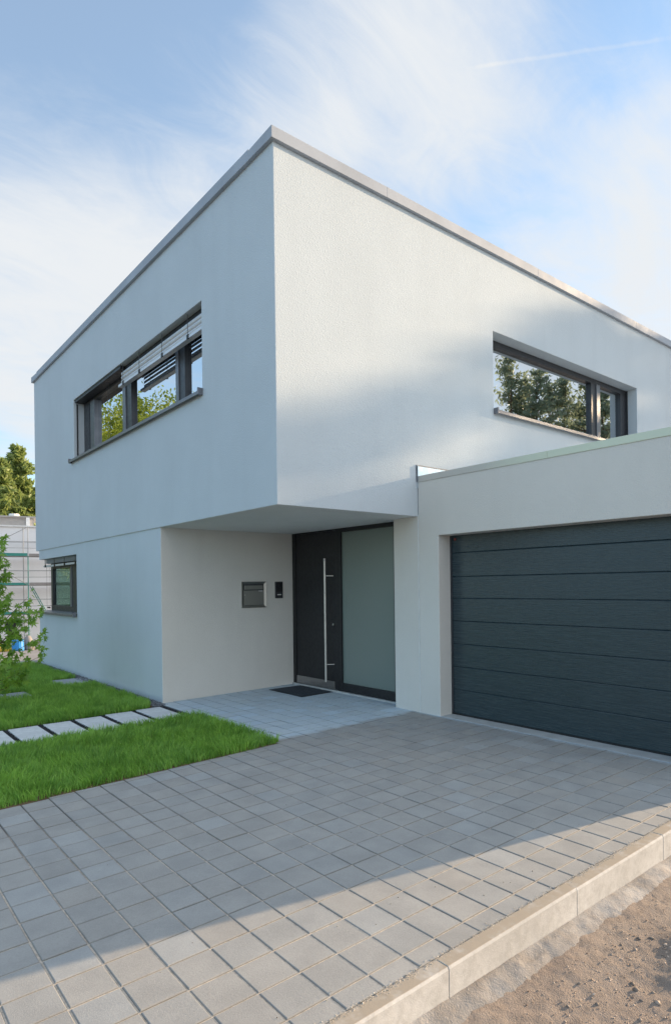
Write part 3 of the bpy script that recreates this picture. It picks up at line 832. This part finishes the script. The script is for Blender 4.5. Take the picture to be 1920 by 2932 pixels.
# ------------------------------------------------------------------ entrance: door leaf, frame, frosted sidelight
XD = 2.211
def entrance():
    f = MB()
    f.box(XD, XD + .08, 2.815, 2.895, .02, 2.408); f.box(XD, XD + .08, 1.69, 1.795, .02, 2.408); f.box(XD, XD + .08, .30, .60, .02, 2.408)
    f.box(XD, XD + .08, .60, 1.69, 2.352, 2.408); f.box(XD, XD + .08, 1.795, 2.815, 2.388, 2.408); f.box(XD, XD + .08, .60, 1.69, .055, .172)
    fr = f.build('door_frame', 'black', house, bevel=.003)
    g = MB(); g.box(XD + .03, XD + .05, .601, 1.689, .173, 2.351); g.build('sidelight_pane', 'frosted', fr)
    t = MB(); t.box(XD - .025, XD + .08, .30, 2.895, -.05, .0195 + .03); t.build('threshold', 'threshold', fr, bevel=.003)
    d = MB(); d.box(XD + .012, XD + .075, 1.797, 2.813, .056, 2.386); door = d.build('front_door', 'door_black', house, bevel=.003)
    k = MB(); k.box(XD + .006, XD + .0115, 1.865, 2.812, .060, .172); k.build('kick_plate', 'kick', door, bevel=.001)
    h = MB(); xh = XD - .09; yh = 1.945
    h.tube([(xh, yh, .170), (xh, yh, 1.975)], .0165, 16)
    for z in (.425, 1.725): h.tube([(xh, yh, z), (xh + .03, yh - .02, z), (XD + .012, yh - .075, z)], .008, 10)
    h.build('door_handle', 'steel', door)
    c = MB(); c.tube([(xh, yh, 1.940), (xh, yh, 1.982)], .0195, 16); c.build('handle_cap', 'kick', door)
    l = MB(); l.tube([(XD + .013, 1.88, 1.01), (XD - .002, 1.88, 1.01)], .014, 12); l.build('lock', 'steel', door)
entrance()
# ------------------------------------------------------------------ letterbox, intercom, doormat
def mailbox():
    y = 2.897; x0, x1, z0, z1 = 1.278, 1.708, 1.262, 1.656
    t = thing('mailbox', ((x0 + x1) / 2, y, z0), 'square stainless steel letterbox set flush in the entrance wall', 'letterbox')
    f = MB(); i = .036
    # mitred, inward sloping frame
    o_ = [(x0, z0), (x1, z0), (x1, z1), (x0, z1)]; n_ = [(x0 + i, z0 + i), (x1 - i, z0 + i), (x1 - i, z1 - i), (x0 + i, z1 - i)]
    for k in range(4):
        a, b_, c, d = o_[k], o_[(k + 1) % 4], n_[(k + 1) % 4], n_[k]
        f.quad((a[0], y - .022, a[1]), (b_[0], y - .022, b_[1]), (c[0], y - .004, c[1]), (d[0], y - .004, d[1]))
        f.quad((a[0], y + .001, a[1]), (b_[0], y + .001, b_[1]), (b_[0], y - .022, b_[1]), (a[0], y - .022, a[1]))
    f.build('frame', 'brushed', t)
    d = MB(); d.box(x0 + i + .003, x1 - i - .003, y - .006, y - .001, z0 + i + .003, z1 - i - .098); d.build('door', 'brushed', t, bevel=.001)
    d = MB(); d.box(x0 + i + .016, x1 - i - .016, y - .010, y - .001, z1 - i - .084, z1 - i - .022); d.build('flap', 'brushed', t, bevel=.002)
    d = MB(); d.box(x0 + i, x1 - i, y - .0028, y - .0008, z0 + i, z1 - i); d.build('housing', 'frame', t)
    d = MB(); d.box(x1 - i - .095, x1 - i - .028, y - .0085, y - .0062, z1 - i - .114, z1 - i - .100); d.build('name_plate', 'white_tag', t)
    d = MB(); d.tube([(x0 + i + .018, y - .004, 1.455), (x0 + i + .018, y - .015, 1.455)], .011, 12); d.build('lock', 'steel', t)
mailbox()
def intercom():
    y = 2.897; x0, x1, z0, z1 = 1.876, 2.014, 1.394, 1.653
    t = thing('intercom', ((x0 + x1) / 2, y, z0), 'slim black door intercom with camera lens beside the letterbox', 'intercom')
    d = MB(); d.box(x0, x1, y - .020, y + .001, z0, z1); d.build('plate', 'frame', t, bevel=.004)
    d = MB(); d.box(x0 + .012, x1 - .012, y - .0225, y - .0202, z0 + .10, z1 - .012); d.build('camera_panel', 'black', t, bevel=.001)
    d = MB(); d.tube([(1.952, y - .022, 1.583), (1.952, y - .034, 1.583)], [.026, .019], 18); d.build('camera_lens', 'black', t)
    d = MB(); d.box(x0 + .034, x1 - .036, y - .023, y - .0205, 1.443, 1.458); d.build('bell_button', 'white_tag', t, bevel=.001)
intercom()
def doormat():
    z = gz(1.9, 2.2)
    t = thing('doormat', (1.9, 2.25, z), 'dark blue grey rectangular doormat in front of the black entrance door', 'doormat')
    b = MB(); b.box(1.645, 2.165, 1.895, 2.655, z + .003, z + .013); b.build('pile', 'mat', t, bevel=.003)
    b = MB(); b.box(1.61, 2.183, 1.855, 2.69, z - .004, z + .006); b.build('border', 'mat_edge', t, bevel=.003)
doormat()

# ------------------------------------------------------------------ garage
garage = thing('garage', (2.047, -1.75, 0), 'greige rendered flat-roofed garage joined to the right of the house', 'garage')
XG, GA, GB, GT, GE = 2.047, -.3237, -3.10, 2.159, -3.545
def ga_solid(x, y, z):
    if not (XG < x < 9 and GE < y < -.008 and z < 2.83): return False
    if inside(y, GB, GA) and z < GT and x < 6: return False
    if 2.35 < x < 8.7 and GE + .28 < y < -.3 and z < 2.3: return False
    if 2.35 < x < 8.7 and GE + .28 < y < -.3 and z > 2.62: return False
    return True
shell([XG, 2.35, 6, 8.7, 9], [GE, GE + .28, GB, GA, -.3, -.008], [-.4, GT, 2.3, 2.62, 2.83], ga_solid).build('wall', 'stucco_greige', garage, bevel=.006)
c1 = MB(); g = .0009
def gcop(m, axis, p, q, out, inn, zt=2.8995):
    m.prism([(out, 2.826), (inn, 2.826), (inn, zt - .015), (out, zt)], axis, p, q)
gcop(c1, 'y', -1.769 + g, -.006, XG - .009, XG + .36)
c1.build('coping', 'coping_two_tone', garage, bevel=.003)
c2 = MB(); gcop(c2, 'y', GE + .351, -1.769 - g, XG - .009, XG + .36); gcop(c2, 'x', XG - .009, 9.01, GE - .009, GE + .35)
gcop(c2, 'x', XG + .37, 9.01, -.02, -.32, 2.86)
c2.build('coping', 'coping_two_tone', garage, bevel=.003)
fl = MB(); fl.prism([(-.001, 2.75), (-.018, 2.75), (-.022, 3.018), (-.001, 3.022)], 'x', 2.035, 8.9); fl.box(2.030, 2.0345, -.026, -.001, 2.84, 3.03)
fl.build('wall_flashing', 'zinc', garage)
fl = MB(); fl.box(2.024, 8.9, -.012, -.001, 3.0225, 3.036); fl.box(2.0235, 2.0295, -.02, -.001, 2.83, 3.0222); fl.build('shadow_gap', 'frame_light', garage)  # dark strips standing in for the shaded gap round the flashing
def garage_door():
    x = 2.257
    zs = [.045, .332, .604, .874, 1.146, 1.415, 1.672, 1.955, 2.20]
    m = MB(); fr_ = .030
    prof = []
    for a, b_ in zip(zs[:-1], zs[1:]):
        prof += [(x + .010, a), (x + .0015, a + .002), (x, a + .005), (x, b_ - .010), (x + .006, b_ - .002)]
    prof += [(x, 2.2), (x + .045, 2.2), (x + .045, .045)]
    m.prism(prof, 'y', GB - .05, GA + .05)
    d = m.build('garage_door', 'garage_paint', garage)
    s = MB(); s.box(x - .004, x + .04, GB, GA, .018, .046); s.box(x + .004, x + .03, GB, GA, .005, .018); s.build('bottom_seal', 'black', d)
    s = MB(); s.box(x - .008, x - .0005, GA - .028, GA - .001, .03, GT - .001); s.build('guide_rail', 'frame', d)
    s = MB(); s.box(x - .008, x - .0005, GB + .001, GB + .028, .03, GT - .001); s.build('guide_rail', 'frame', d)
    s = MB()
    for dy in (0, .017): s.box(x - .0085, x - .001, GA - .075 - dy, GA - .064 - dy, 2.10, 2.128)
    s.box(x - .0085, x - .001, GA - .081, GA - .075, 2.111, 2.117); s.build('sticker', 'red_tag', d)
    s = MB(); s.tube([(x + .001, GB + .23, 2.075), (x - .004, GB + .23, 2.075)], .006, 8); s.build('vent_plug', 'white_tag', d)
garage_door()
b = MB(); b.box(2.062, 2.30, GB, GA, -.1, .0285); b.build('threshold', 'threshold', garage, bevel=.003)

# ------------------------------------------------------------------ vegetation
def leaf_cloud(centres, spread, per, size, elong=1.6, droop=0.0, tint_fn=None):
    """leaf-sized quads scattered round clump centres; returns V, F, tint"""
    C = np.repeat(np.asarray(centres, float), per, axis=0); n = len(C)
    P = C + rng.normal(0, 1, (n, 3)) * np.asarray(spread)
    u = rng.normal(0, 1, (n, 3)); u[:, 2] -= droop; u /= np.linalg.norm(u, axis=1)[:, None]
    v = np.cross(u, rng.normal(0, 1, (n, 3))); v /= np.linalg.norm(v, axis=1)[:, None]
    s = rng.uniform(size[0], size[1], n)[:, None]
    V = np.stack([P - u * s * elong, P + v * s * .55, P + u * s * elong, P - v * s * .55], 1).reshape(-1, 3)
    F = np.arange(n * 4).reshape(-1, 4)
    cl = np.repeat(rng.random(len(centres)), per)
    t = np.clip(.5 * cl + .6 * rng.random(n) * .8, 0, 1)
    return V, F, np.repeat(t, 4)
def trunk_builder(h, r0, r1, bend=.15, n=7):
    pts = [(random.gauss(0, bend * .1) if i else 0, random.gauss(0, bend * .1) if i else 0, h * i / (n - 1)) for i in range(n)]
    return pts, [r0 + (r1 - r0) * i / (n - 1) for i in range(n)]
def pine_meshes(seed, h=14., rmax=2.6, start=.25, per=15, size=(.10, .2), dens=1.0):
    random.seed(seed)
    t = MB(); pts, rad = trunk_builder(h * .97, h * .014, .02, 1.2, 9); t.tube(pts, rad, 8)
    cen = []
    z = h * start
    while z < h * .985:
        f = (z - h * start) / (h * (1 - start))
        L = rmax * (.55 + .6 * f if f < .45 else 1.0 - ((f - .45) / .57)) * random.uniform(.75, 1.15) + .10
        for k in range(random.randint(4, 6)):
            a = random.uniform(0, 2 * math.pi); l = L * random.uniform(.6, 1.15)
            up = .10 + .50 * f
            p0 = Vector((0, 0, z)); p1 = Vector((math.cos(a) * l, math.sin(a) * l, z + l * up * random.uniform(.4, 1.2)))
            pm = p0.lerp(p1, .55) + Vector((0, 0, -.06 * l))
            t.tube([p0, pm, p1], [.012 * l + .012, .009 * l + .006, .004], 5, False)
            for q in range(max(3, int(l * 5.0 * dens))):
                s = .28 + .75 * (q + random.random()) / max(3, int(l * 5.0 * dens))
                p = (p0.lerp(pm, s / .55) if s < .55 else pm.lerp(p1, (s - .55) / .45))
                cen.append(p + Vector((random.gauss(0, .12 + .05 * l), random.gauss(0, .12 + .05 * l), random.gauss(.05, .06))))
        z += random.uniform(.30, .52) * (h / 14)
    V, F, T = leaf_cloud(cen, (.16, .16, .11), per, size, 1.5)
    return t, (V, F, T)
def broad_meshes(seed, h=9., r=3.2, clumps=170, per=38, size=(.07, .13)):
    random.seed(seed)
    t = MB(); th = h * .35; t.tube([(0, 0, -.2), (.05, 0, th * .5), (0, .06, th), (0, 0, h * .7)], [h * .022, h * .018, h * .015, .03], 9)
    cen = []
    for i in range(clumps):
        while True:
            d = Vector((random.uniform(-1, 1), random.uniform(-1, 1), random.uniform(-.8, 1)))
            if .30 < d.length < 1: break
        wob = .78 + .5 * mnoise.noise(d.normalized() * 2.1 + Vector((seed, 0, 0)))
        p = Vector((d.x * r * wob, d.y * r * wob, h * .60 + d.z * h * .40 * wob)); cen.append(p)
        if i % 5 == 0: t.tube([(0, 0, th * random.uniform(.7, 1.3)), p * .5 + Vector((0, 0, h * .18)), p], [.06, .035, .008], 5, False)
    V, F, T = leaf_cloud(cen, (.34, .34, .24), per, size, 1.25)
    return t, (V, F, T)
def tree_proto(name, label, cat, mt, mat_leaf, mat_trunk='bark', group=None):
    r = bpy.data.objects.new(name, None); col.objects.link(r); ORG[r.name] = Vector((0, 0, 0)); tag(r, label, cat, group)
    t, (V, F, T) = mt
    t.build('trunk', mat_trunk, r, smooth=True)
    c = link('crown', fast_mesh('crown', V, F, T), mat_leaf, r)
    return r
def dup(root, loc, rz, sc, label, group=None):
    r = root.copy(); col.objects.link(r)
    for ch in list(root.children):
        c = ch.copy(); col.objects.link(c); c.parent = r
    place(r, loc, rz, sc); r['label'] = label
    if group: r['group'] = group
    return r
def place(r, loc, rz, sc):
    r.location = loc; r.rotation_euler = (0, 0, rz); r.scale = (sc, sc, sc)
# the pine that throws the soft streaks on the upper right wall: clumps at the heights the streaks show
def shade_pine():
    S, lat0 = 42.0, .9735
    su = Vector((SUN_DIR2[0], SUN_DIR2[1], 0)); la = Vector((-SUN_DIR2[1], SUN_DIR2[0], 0))
    base = su * S + la * 1.05; base.z = -.4
    rise = math.tan(SUN_EL) * S - .36
    cen = []
    def pad(l0, l1, h0, h1, n, dep=1.1):
        for _ in range(n):
            cen.append(su * (S + random.uniform(-dep, dep)) + la * random.uniform(l0, l1) + Vector((0, 0, random.uniform(h0, h1) + rise)))
    random.seed(5)
    pad(.80, 2.4, 4.05, 4.40, 60, .8); pad(1.0, 1.5, 4.4, 4.9, 8, .4)
    pad(1.2, 2.7, 3.45, 3.75, 36)
    pad(.34, .85, 3.68, 3.80, 12); pad(-.30, .60, 3.32, 3.46, 30)
    pad(-.6, .10, 2.98, 3.06, 6); pad(1.0, 2.8, 2.9, 3.1, 16)
    pad(-1.1, 3.0, 2.1, 2.75, 105, 1.6); pad(-1.5, 3.2, 1.2, 2.2, 165, 1.8); pad(-1.7, 3.3, .2, 1.2, 170, 2.0); pad(-1.2, 3.0, -2.5, .2, 160, 2.0)
    r = thing('pine_tree', tuple(base), 'tall broad pine nearest the sun, its shadow streaking the upper right wall', 'tree', 'pines across the street')
    t = MB(); top = base + Vector((0, 0, rise + 5.2))
    t.tube([base, base.lerp(top, .35) + Vector((.15, .1, 0)), base.lerp(top, .7), top], [.20, .16, .10, .02], 9)
    for k, c in enumerate(cen):
        if k % 22 == 0: t.tube([Vector((base.x, base.y, c.z - .35)), (Vector((base.x, base.y, c.z - .1)) + c) / 2, c], [.04, .025, .008], 5, False)
    t.build('trunk', 'bark', r, smooth=True)
    V, F, T = leaf_cloud(cen, (.13, .13, .035), 21, (.06, .12), 1.5)
    link('crown', fast_mesh('crown', V - np.array(base), F, T), 'pine', r)
shade_pine()
pA = tree_proto('pine_tree', '', 'tree', pine_meshes(3, 14, 2.3, .2, 9, (.06, .13), .5), 'pine', group='pines across the street')
pB = tree_proto('pine_tree', '', 'tree', pine_meshes(9, 14, 2.0, .22, 9, (.06, .13), .5), 'pine', group='pines across the street')
# pines mirrored in the right-hand window
mir = []
for az_, d_, s_ in ((-25.4, 52, 1.24), (-27.9, 46, 1.18), (-30.3, 48, 1.22), (-33.0, 44, 1.20), (-29.2, 62, 1.30), (-35.9, 45, 1.30), (-31.7, 47, 1.18), (-34.5, 46, 1.20), (-26.7, 47, 1.12)):
    s_ *= 1.17
    mir.append((5.6 + d_ * math.cos(R(az_)), d_ * math.sin(R(az_)), s_, ''))
mlab = ['pine mirrored right of the mullion of the upper right window', 'dark pine mirrored just left of the mullion of the upper right window', 'pine mirrored in the middle of the upper right window',
        'bushy pine mirrored left of the middle of the upper right window', 'farther pine mirrored low between two nearer pines of the upper right window',
        'tall pine mirrored at the left edge of the upper right window', 'slim pine mirrored just right of the middle of the upper right window',
        'pine mirrored second from the left edge of the upper right window', 'pine mirrored right behind the mullion of the upper right window']
for i, (x, y, s, _) in enumerate(mir):
    src = (pA, pB)[i % 2]
    if i < 2: place(src, (x, y, -.4), i * 1.1, s); src['label'] = mlab[i]
    else: dup(src, (x, y, -.4), i * 1.7, s, mlab[i])
# broad-leaved trees mirrored in the upper left window
bA = tree_proto('broadleaf_tree', 'sunlit round tree mirrored in the middle pane of the upper left window', 'tree', broad_meshes(4, 10.2, 3.6, 280, 230, (.04, .08)), 'leaf', group='trees mirrored in the left window')
place(bA, (-8.6, 23.4, -.9), .3, 1.22)
dup(bA, (-7.7, 29.6, -1.4), 2.1, 1.16, 'sunlit leafy tree mirrored in the left pane of the upper left window')
dup(bA, (-13.8, 22.6, -.9), 4.1, 1.12, 'smaller sunlit tree mirrored at the right of the middle pane')
# wooded slope behind the scaffolded house
pC = tree_proto('pine_tree', '', 'tree', pine_meshes(21, 14, 2.6, .12, 17, (.14, .26), 1.0), 'pine_far', group='trees on the far slope')
bB = tree_proto('broadleaf_tree', '', 'tree', broad_meshes(12, 9, 3.6, 200, 34, (.12, .22)), 'leaf_dark', group='trees on the far slope')
def polar(az, dist): return (CAM.x + dist * math.cos(R(az)), CAM.y + dist * math.sin(R(az)))
def hz(x, y): return float(hill_h(np.array([x]), np.array([y]))[0])
slope = [('p', 77.75, 74, 1.18, 'tallest pine of the far slope with its tip left of the house edge'), ('p', 79.0, 72, 1.08, 'pine of the far slope at the left edge of the photo'),
         ('p', 76.4, 76, .86, 'pine of the far slope half hidden by the house edge'), ('b', 77.2, 62, .82, 'dark bushy tree just above the scaffolded house roof beside the house edge'),
         ('b', 78.7, 64, .86, 'green bushy tree above the scaffolded house roof at the photo edge'), ('p', 78.4, 82, 1.0, 'pine standing behind between the two tall pines of the slope'),
         ('b', 76.0, 66, 1.0, 'bushy tree of the far slope hidden behind the house edge'), ('p', 80.8, 76, 1.0, 'pine of the far slope furthest left behind the scaffolded house'), ('b', 80.2, 66, 1.0, 'bushy tree of the far slope furthest left above the scaffolded house'),
         ('b', 77.9, 70, 1.15, 'yellow-green tree between the tall pine and the lower bushes'), ('p', 75.0, 80, 1.1, 'pine hidden behind the white house')]
used = set()
for i, (k, az, dist, s, lab) in enumerate(slope):
    x, y = polar(az, dist); src = pC if k == 'p' else bB
    if k not in used:
        used.add(k); place(src, (x, y, hz(x, y) - .3), i * 1.3, s); src['label'] = lab
    else: dup(src, (x, y, hz(x, y) - .3), i * 1.3, s, lab)
# young sweetgum at the left edge
def sweetgum():
    random.seed(31)
    bx, by = -1.80, 4.75; bz = gz(bx, by)
    t = thing('sweetgum_sapling', (bx, by, bz), 'young sweetgum with bright star-shaped leaves on the lawn at the left edge', 'sapling')
    tr = MB(); H = 2.25
    stem = [Vector((bx, by, bz - .05)), Vector((bx + .02, by, bz + .8)), Vector((bx - .02, by + .03, bz + 1.6)), Vector((bx + .01, by, bz + H))]
    tr.tube(stem, [.022, .018, .012, .004], 8)
    V, F, T = [], [], []
    def leaf(p, out, s):
        nrm = Vector((random.gauss(-.25, .8), random.gauss(-.35, .8), .7)).normalized()
        a = (out - nrm * out.dot(nrm)); a = a.normalized() if a.length > 1e-3 else Vector((1, 0, 0))
        a = (a + Vector((0, 0, -random.uniform(.1, .8)))).normalized(); b_ = nrm.cross(a).normalized(); nn = a.cross(b_)
        lob = [(-150, .30), (-100, .72), (-72, .34), (-50, .92), (-22, .36), (0, 1.05), (22, .36), (50, .92), (72, .34), (100, .72), (150, .30)]
        base = len(V); V.append(tuple(p)); tv = min(1, max(0, random.gauss(.5, .22)))
        for an, rr in lob:
            q = p + (a * math.cos(R(an)) + b_ * math.sin(R(an))) * rr * s + nn * (-.22 * rr * s * abs(math.sin(R(an))))
            V.append(tuple(q))
        for k in range(len(lob) - 1): F.append((base, base + 1 + k, base + 2 + k))
        T.extend([tv] * (len(lob) + 1))
    for k in range(64):
        f = (k + .5) / 64; z0 = bz + .10 + (H - .15) * f
        L = (.42 + .50 * math.sin(math.pi * min(1, f * 1.55 + .12))) * (1 - .62 * f) + .08
        a = k * 2.399 + random.uniform(-.3, .3); L *= random.uniform(.60, .98)
        i = min(2, int(f * 2.6)); s0 = Vector((bx, by, z0))
        e = s0 + Vector((math.cos(a) * L, math.sin(a) * L, L * random.uniform(.1, 1.0)))
        m_ = s0.lerp(e, .5) + Vector((0, 0, -.03))
        tr.tube([s0, m_, e], [.007, .005, .002], 5, False)
        for q in range(int(14 + L * 34)):
            s = random.uniform(.3, 1.05); p = s0.lerp(m_, s * 2) if s < .5 else m_.lerp(e, (s - .5) * 2)
            out = Vector((random.gauss(math.cos(a), .8), random.gauss(math.sin(a), .8), random.gauss(-.1, .3)))
            leaf(p + out.normalized() * .05 + Vector((0, 0, random.gauss(0, .05))), out, random.uniform(.055, .095))
    tr.build('trunk', 'twig', t, smooth=True)
    link('crown', fast_mesh('crown', np.array(V) - np.array((bx, by, bz)), np.array(F), T), 'sweetgum', t)
sweetgum()

# ------------------------------------------------------------------ neighbouring building site in the left background
site_az, site_d = 77.9, 48.0
sx_, sy_ = polar(site_az, site_d)
e_out = Vector((math.cos(R(site_az)), math.sin(R(site_az)), 0))         # away from the camera
e_rt = Vector((e_out.y, -e_out.x, 0))                                   # to the right in the picture
GZ = CAM.z - .0866 * site_d
def SP(r, d, z): return Vector((sx_, sy_, 0)) + e_rt * r + e_out * d + Vector((0, 0, z))
def site_box(m, r0, r1, d0, d1, z0, z1, mi=0):
    v = [SP(r, d, z) for z in (z0, z1) for d in (d0, d1) for r in (r0, r1)]
    m.add(v, [(0, 2, 3, 1), (4, 5, 7, 6), (0, 1, 5, 4), (2, 6, 7, 3), (0, 4, 6, 2), (1, 3, 7, 5)], mi)
zt_ = CAM.z + .0915 * site_d
th = thing('neighbour_house', tuple(SP(0, 1.2, GZ)), 'white unfinished flat-roofed house behind scaffolding in the left background', 'house')
m = MB(); site_box(m, -9, 7, 1.2, 10, GZ - 1.0, zt_); m.build('wall', 'far_wall', th)
m = MB(); site_box(m, -3.2, 1.12, 2.6, 6, zt_ + .004, zt_ + .80); pw = m.build('penthouse_wall', 'far_grey', th)
m = MB(); site_box(m, -3.4, 1.40, 2.4, 6.2, zt_ + .80, zt_ + .90); m.build('penthouse_roof', 'far_grey', th)
for r_ in (.62, -1.62): m = MB(); site_box(m, r_, r_ + .24, 2.4, 2.6, zt_, zt_ + .80); m.build('post', 'white_tag', th)
m = MB(); site_box(m, -9.1, 7.1, 1.05, 1.35, zt_ + .001, zt_ + .10); m.build('coping', 'white_tag', th)
m = MB(); m.tube([SP(-.15, 4, zt_ + .9), SP(-.15, 4, zt_ + 1.2)], [.40, .34], 14); m.build('chimney', 'white_tag', th)
m = MB(); site_box(m, -.75, -.10, 1.17, 1.25, GZ + 1.05, GZ + 2.05); m.build('window', 'black', th)
def scaffold():
    t = thing('scaffold', tuple(SP(0, 0, GZ)), 'steel scaffold with green guard boards in front of the white unfinished house', 'scaffold')
    lifts = [GZ + 2.45 + 2.0 * k for k in range(3)]
    rs = [-6.0, -3.3, -.0 - .6 + .0, .68, 3.3, 6.0]
    rs = [-5.5, -2.4, .68, 3.7, 6.7]
    for r in rs:
        s = MB(); s.tube([SP(r - .28, .75, GZ), SP(r - .28, .75, lifts[2] + 2.0)], .028, 6); s.build('standard', 'scaf_steel', t)
        s = MB(); s.tube([SP(r, 0, GZ), SP(r, 0, lifts[2])], .032, 6); s.build('standard', 'scaf_green', t)
        s = MB(); s.tube([SP(r, 0, lifts[2] + .002), SP(r, 0, lifts[2] + 2.05)], .026, 6); s.build('standard', 'scaf_steel', t)
    for z in lifts:
        for d_, dz in ((-.03, .55), (-.03, 1.0), (.78, 1.0)):
            s = MB(); s.tube([SP(rs[0], d_, z + dz), SP(rs[-1], d_, z + dz)], .020, 6); s.build('guard_rail', 'scaf_steel', t)
    for z in lifts:
        m_ = MB(); site_box(m_, rs[0], rs[-1], .02, .72, z - .05, z); m_.build('deck', 'scaf_deck', t)
    for k, z in enumerate(lifts):
        m_ = MB(); site_box(m_, rs[0], .64, -.045, -.005, z + .002, z + (.17 if k != 2 else .20)); m_.build('toe_board', 'scaf_green', t)
        if k: m_ = MB(); site_box(m_, .74, rs[-1], -.045, -.005, z + .002, z + .17); m_.build('toe_board', 'scaf_deck', t)
    for a_, b_ in ((SP(.6, -.06, lifts[2] + 1.95), SP(-2.6, -.06, lifts[2] + .1)), (SP(.6, -.06, lifts[1] + .05), SP(-2.3, -.06, lifts[1] + 1.9)), (SP(.75, -.05, GZ + .6), SP(2.4, -.05, GZ + .0))):
        m_ = MB(); m_.tube([a_, b_], .024, 6); m_.build('brace', 'scaf_steel', t)
    m_ = MB()
    for dr in (0, .13): m_.tube([SP(.80 + dr, .35, lifts[1] - .1), SP(1.72 + dr, .35, lifts[0] + .05)], .026, 6)
    for k in range(6): f = (k + .5) / 6; p = SP(.80 + .92 * f, .35, lifts[1] - .1 + (lifts[0] - lifts[1] + .15) * f); m_.tube([p, p + e_rt * .13], .014, 5)
    m_.build('ladder', 'scaf_green', t)
    for r in (-1.35, -1.95): m_ = MB(); m_.tube([SP(r, -.04, lifts[1] + 1.0), SP(r, -.04, lifts[2] + .25)], .03, 6); m_.build('gate_post', 'scaf_green', t)
scaffold()
def sack():
    m_ = MB()
    for k in range(5):
        r = -1.75 + .36 * k + random.uniform(-.05, .05); hgt = random.uniform(.42, .62)
        m_.tube([SP(r, -1.2, GZ + .02), SP(r + .02, -1.2, GZ + hgt * .5), SP(r, -1.2, GZ + hgt)], [.24, .28, .12], 10)
    return tag(m_.build('sack_pile', 'yellow', loc=tuple(SP(-1, -1.2, GZ)), smooth=True), 'yellow sacks heaped at the foot of the scaffold', 'sacks')
sack()
m_ = MB(); m_.tube([SP(-.02, -1.25, GZ), SP(-.02, -1.25, GZ + .12), SP(-.02, -1.25, GZ + .75), SP(-.02, -1.25, GZ + .80)], [.37, .40, .37, .33], 16)
tag(m_.build('barrel', 'blue', loc=tuple(SP(-.02, -1.25, GZ)), smooth=False), 'bright blue barrel beside the yellow sacks under the scaffold', 'barrel')
m_ = MB(); pts = [SP(.42, -1.0, GZ), SP(.50, -1.0, GZ + .45), SP(.72, -1.0, GZ + .98), SP(.98, -1.0, GZ + .55), SP(1.02, -1.0, GZ)]
m_.tube([SP(.70, -1.0, GZ), SP(.68, -1.0, GZ + .5), SP(.58, -1.0, GZ + .95), SP(.54, -1.0, GZ + 1.02)], [.30, .30, .20, .06], 12)
tag(m_.build('bag', 'scaf_deck', loc=tuple(SP(.7, -1, GZ)), smooth=True), 'rounded pale grey bag standing right of the blue barrel', 'bag')
m_ = MB(); site_box(m_, 1.05, 2.1, -.9, -.3, GZ, GZ + .62); site_box(m_, 1.0, 2.15, -.95, -.25, GZ + .62, GZ + .68)
tag(m_.build('crate', 'far_grey', loc=tuple(SP(1.5, -.6, GZ)), bevel=.02), 'dark grey crate at the scaffold foot beside the house corner', 'crate')
m_ = MB(); site_box(m_, -6, 6, -2.0, -1.6, GZ - .3, GZ + .05); tag(m_.build('site_kerb', 'red_earth'), kind='structure')
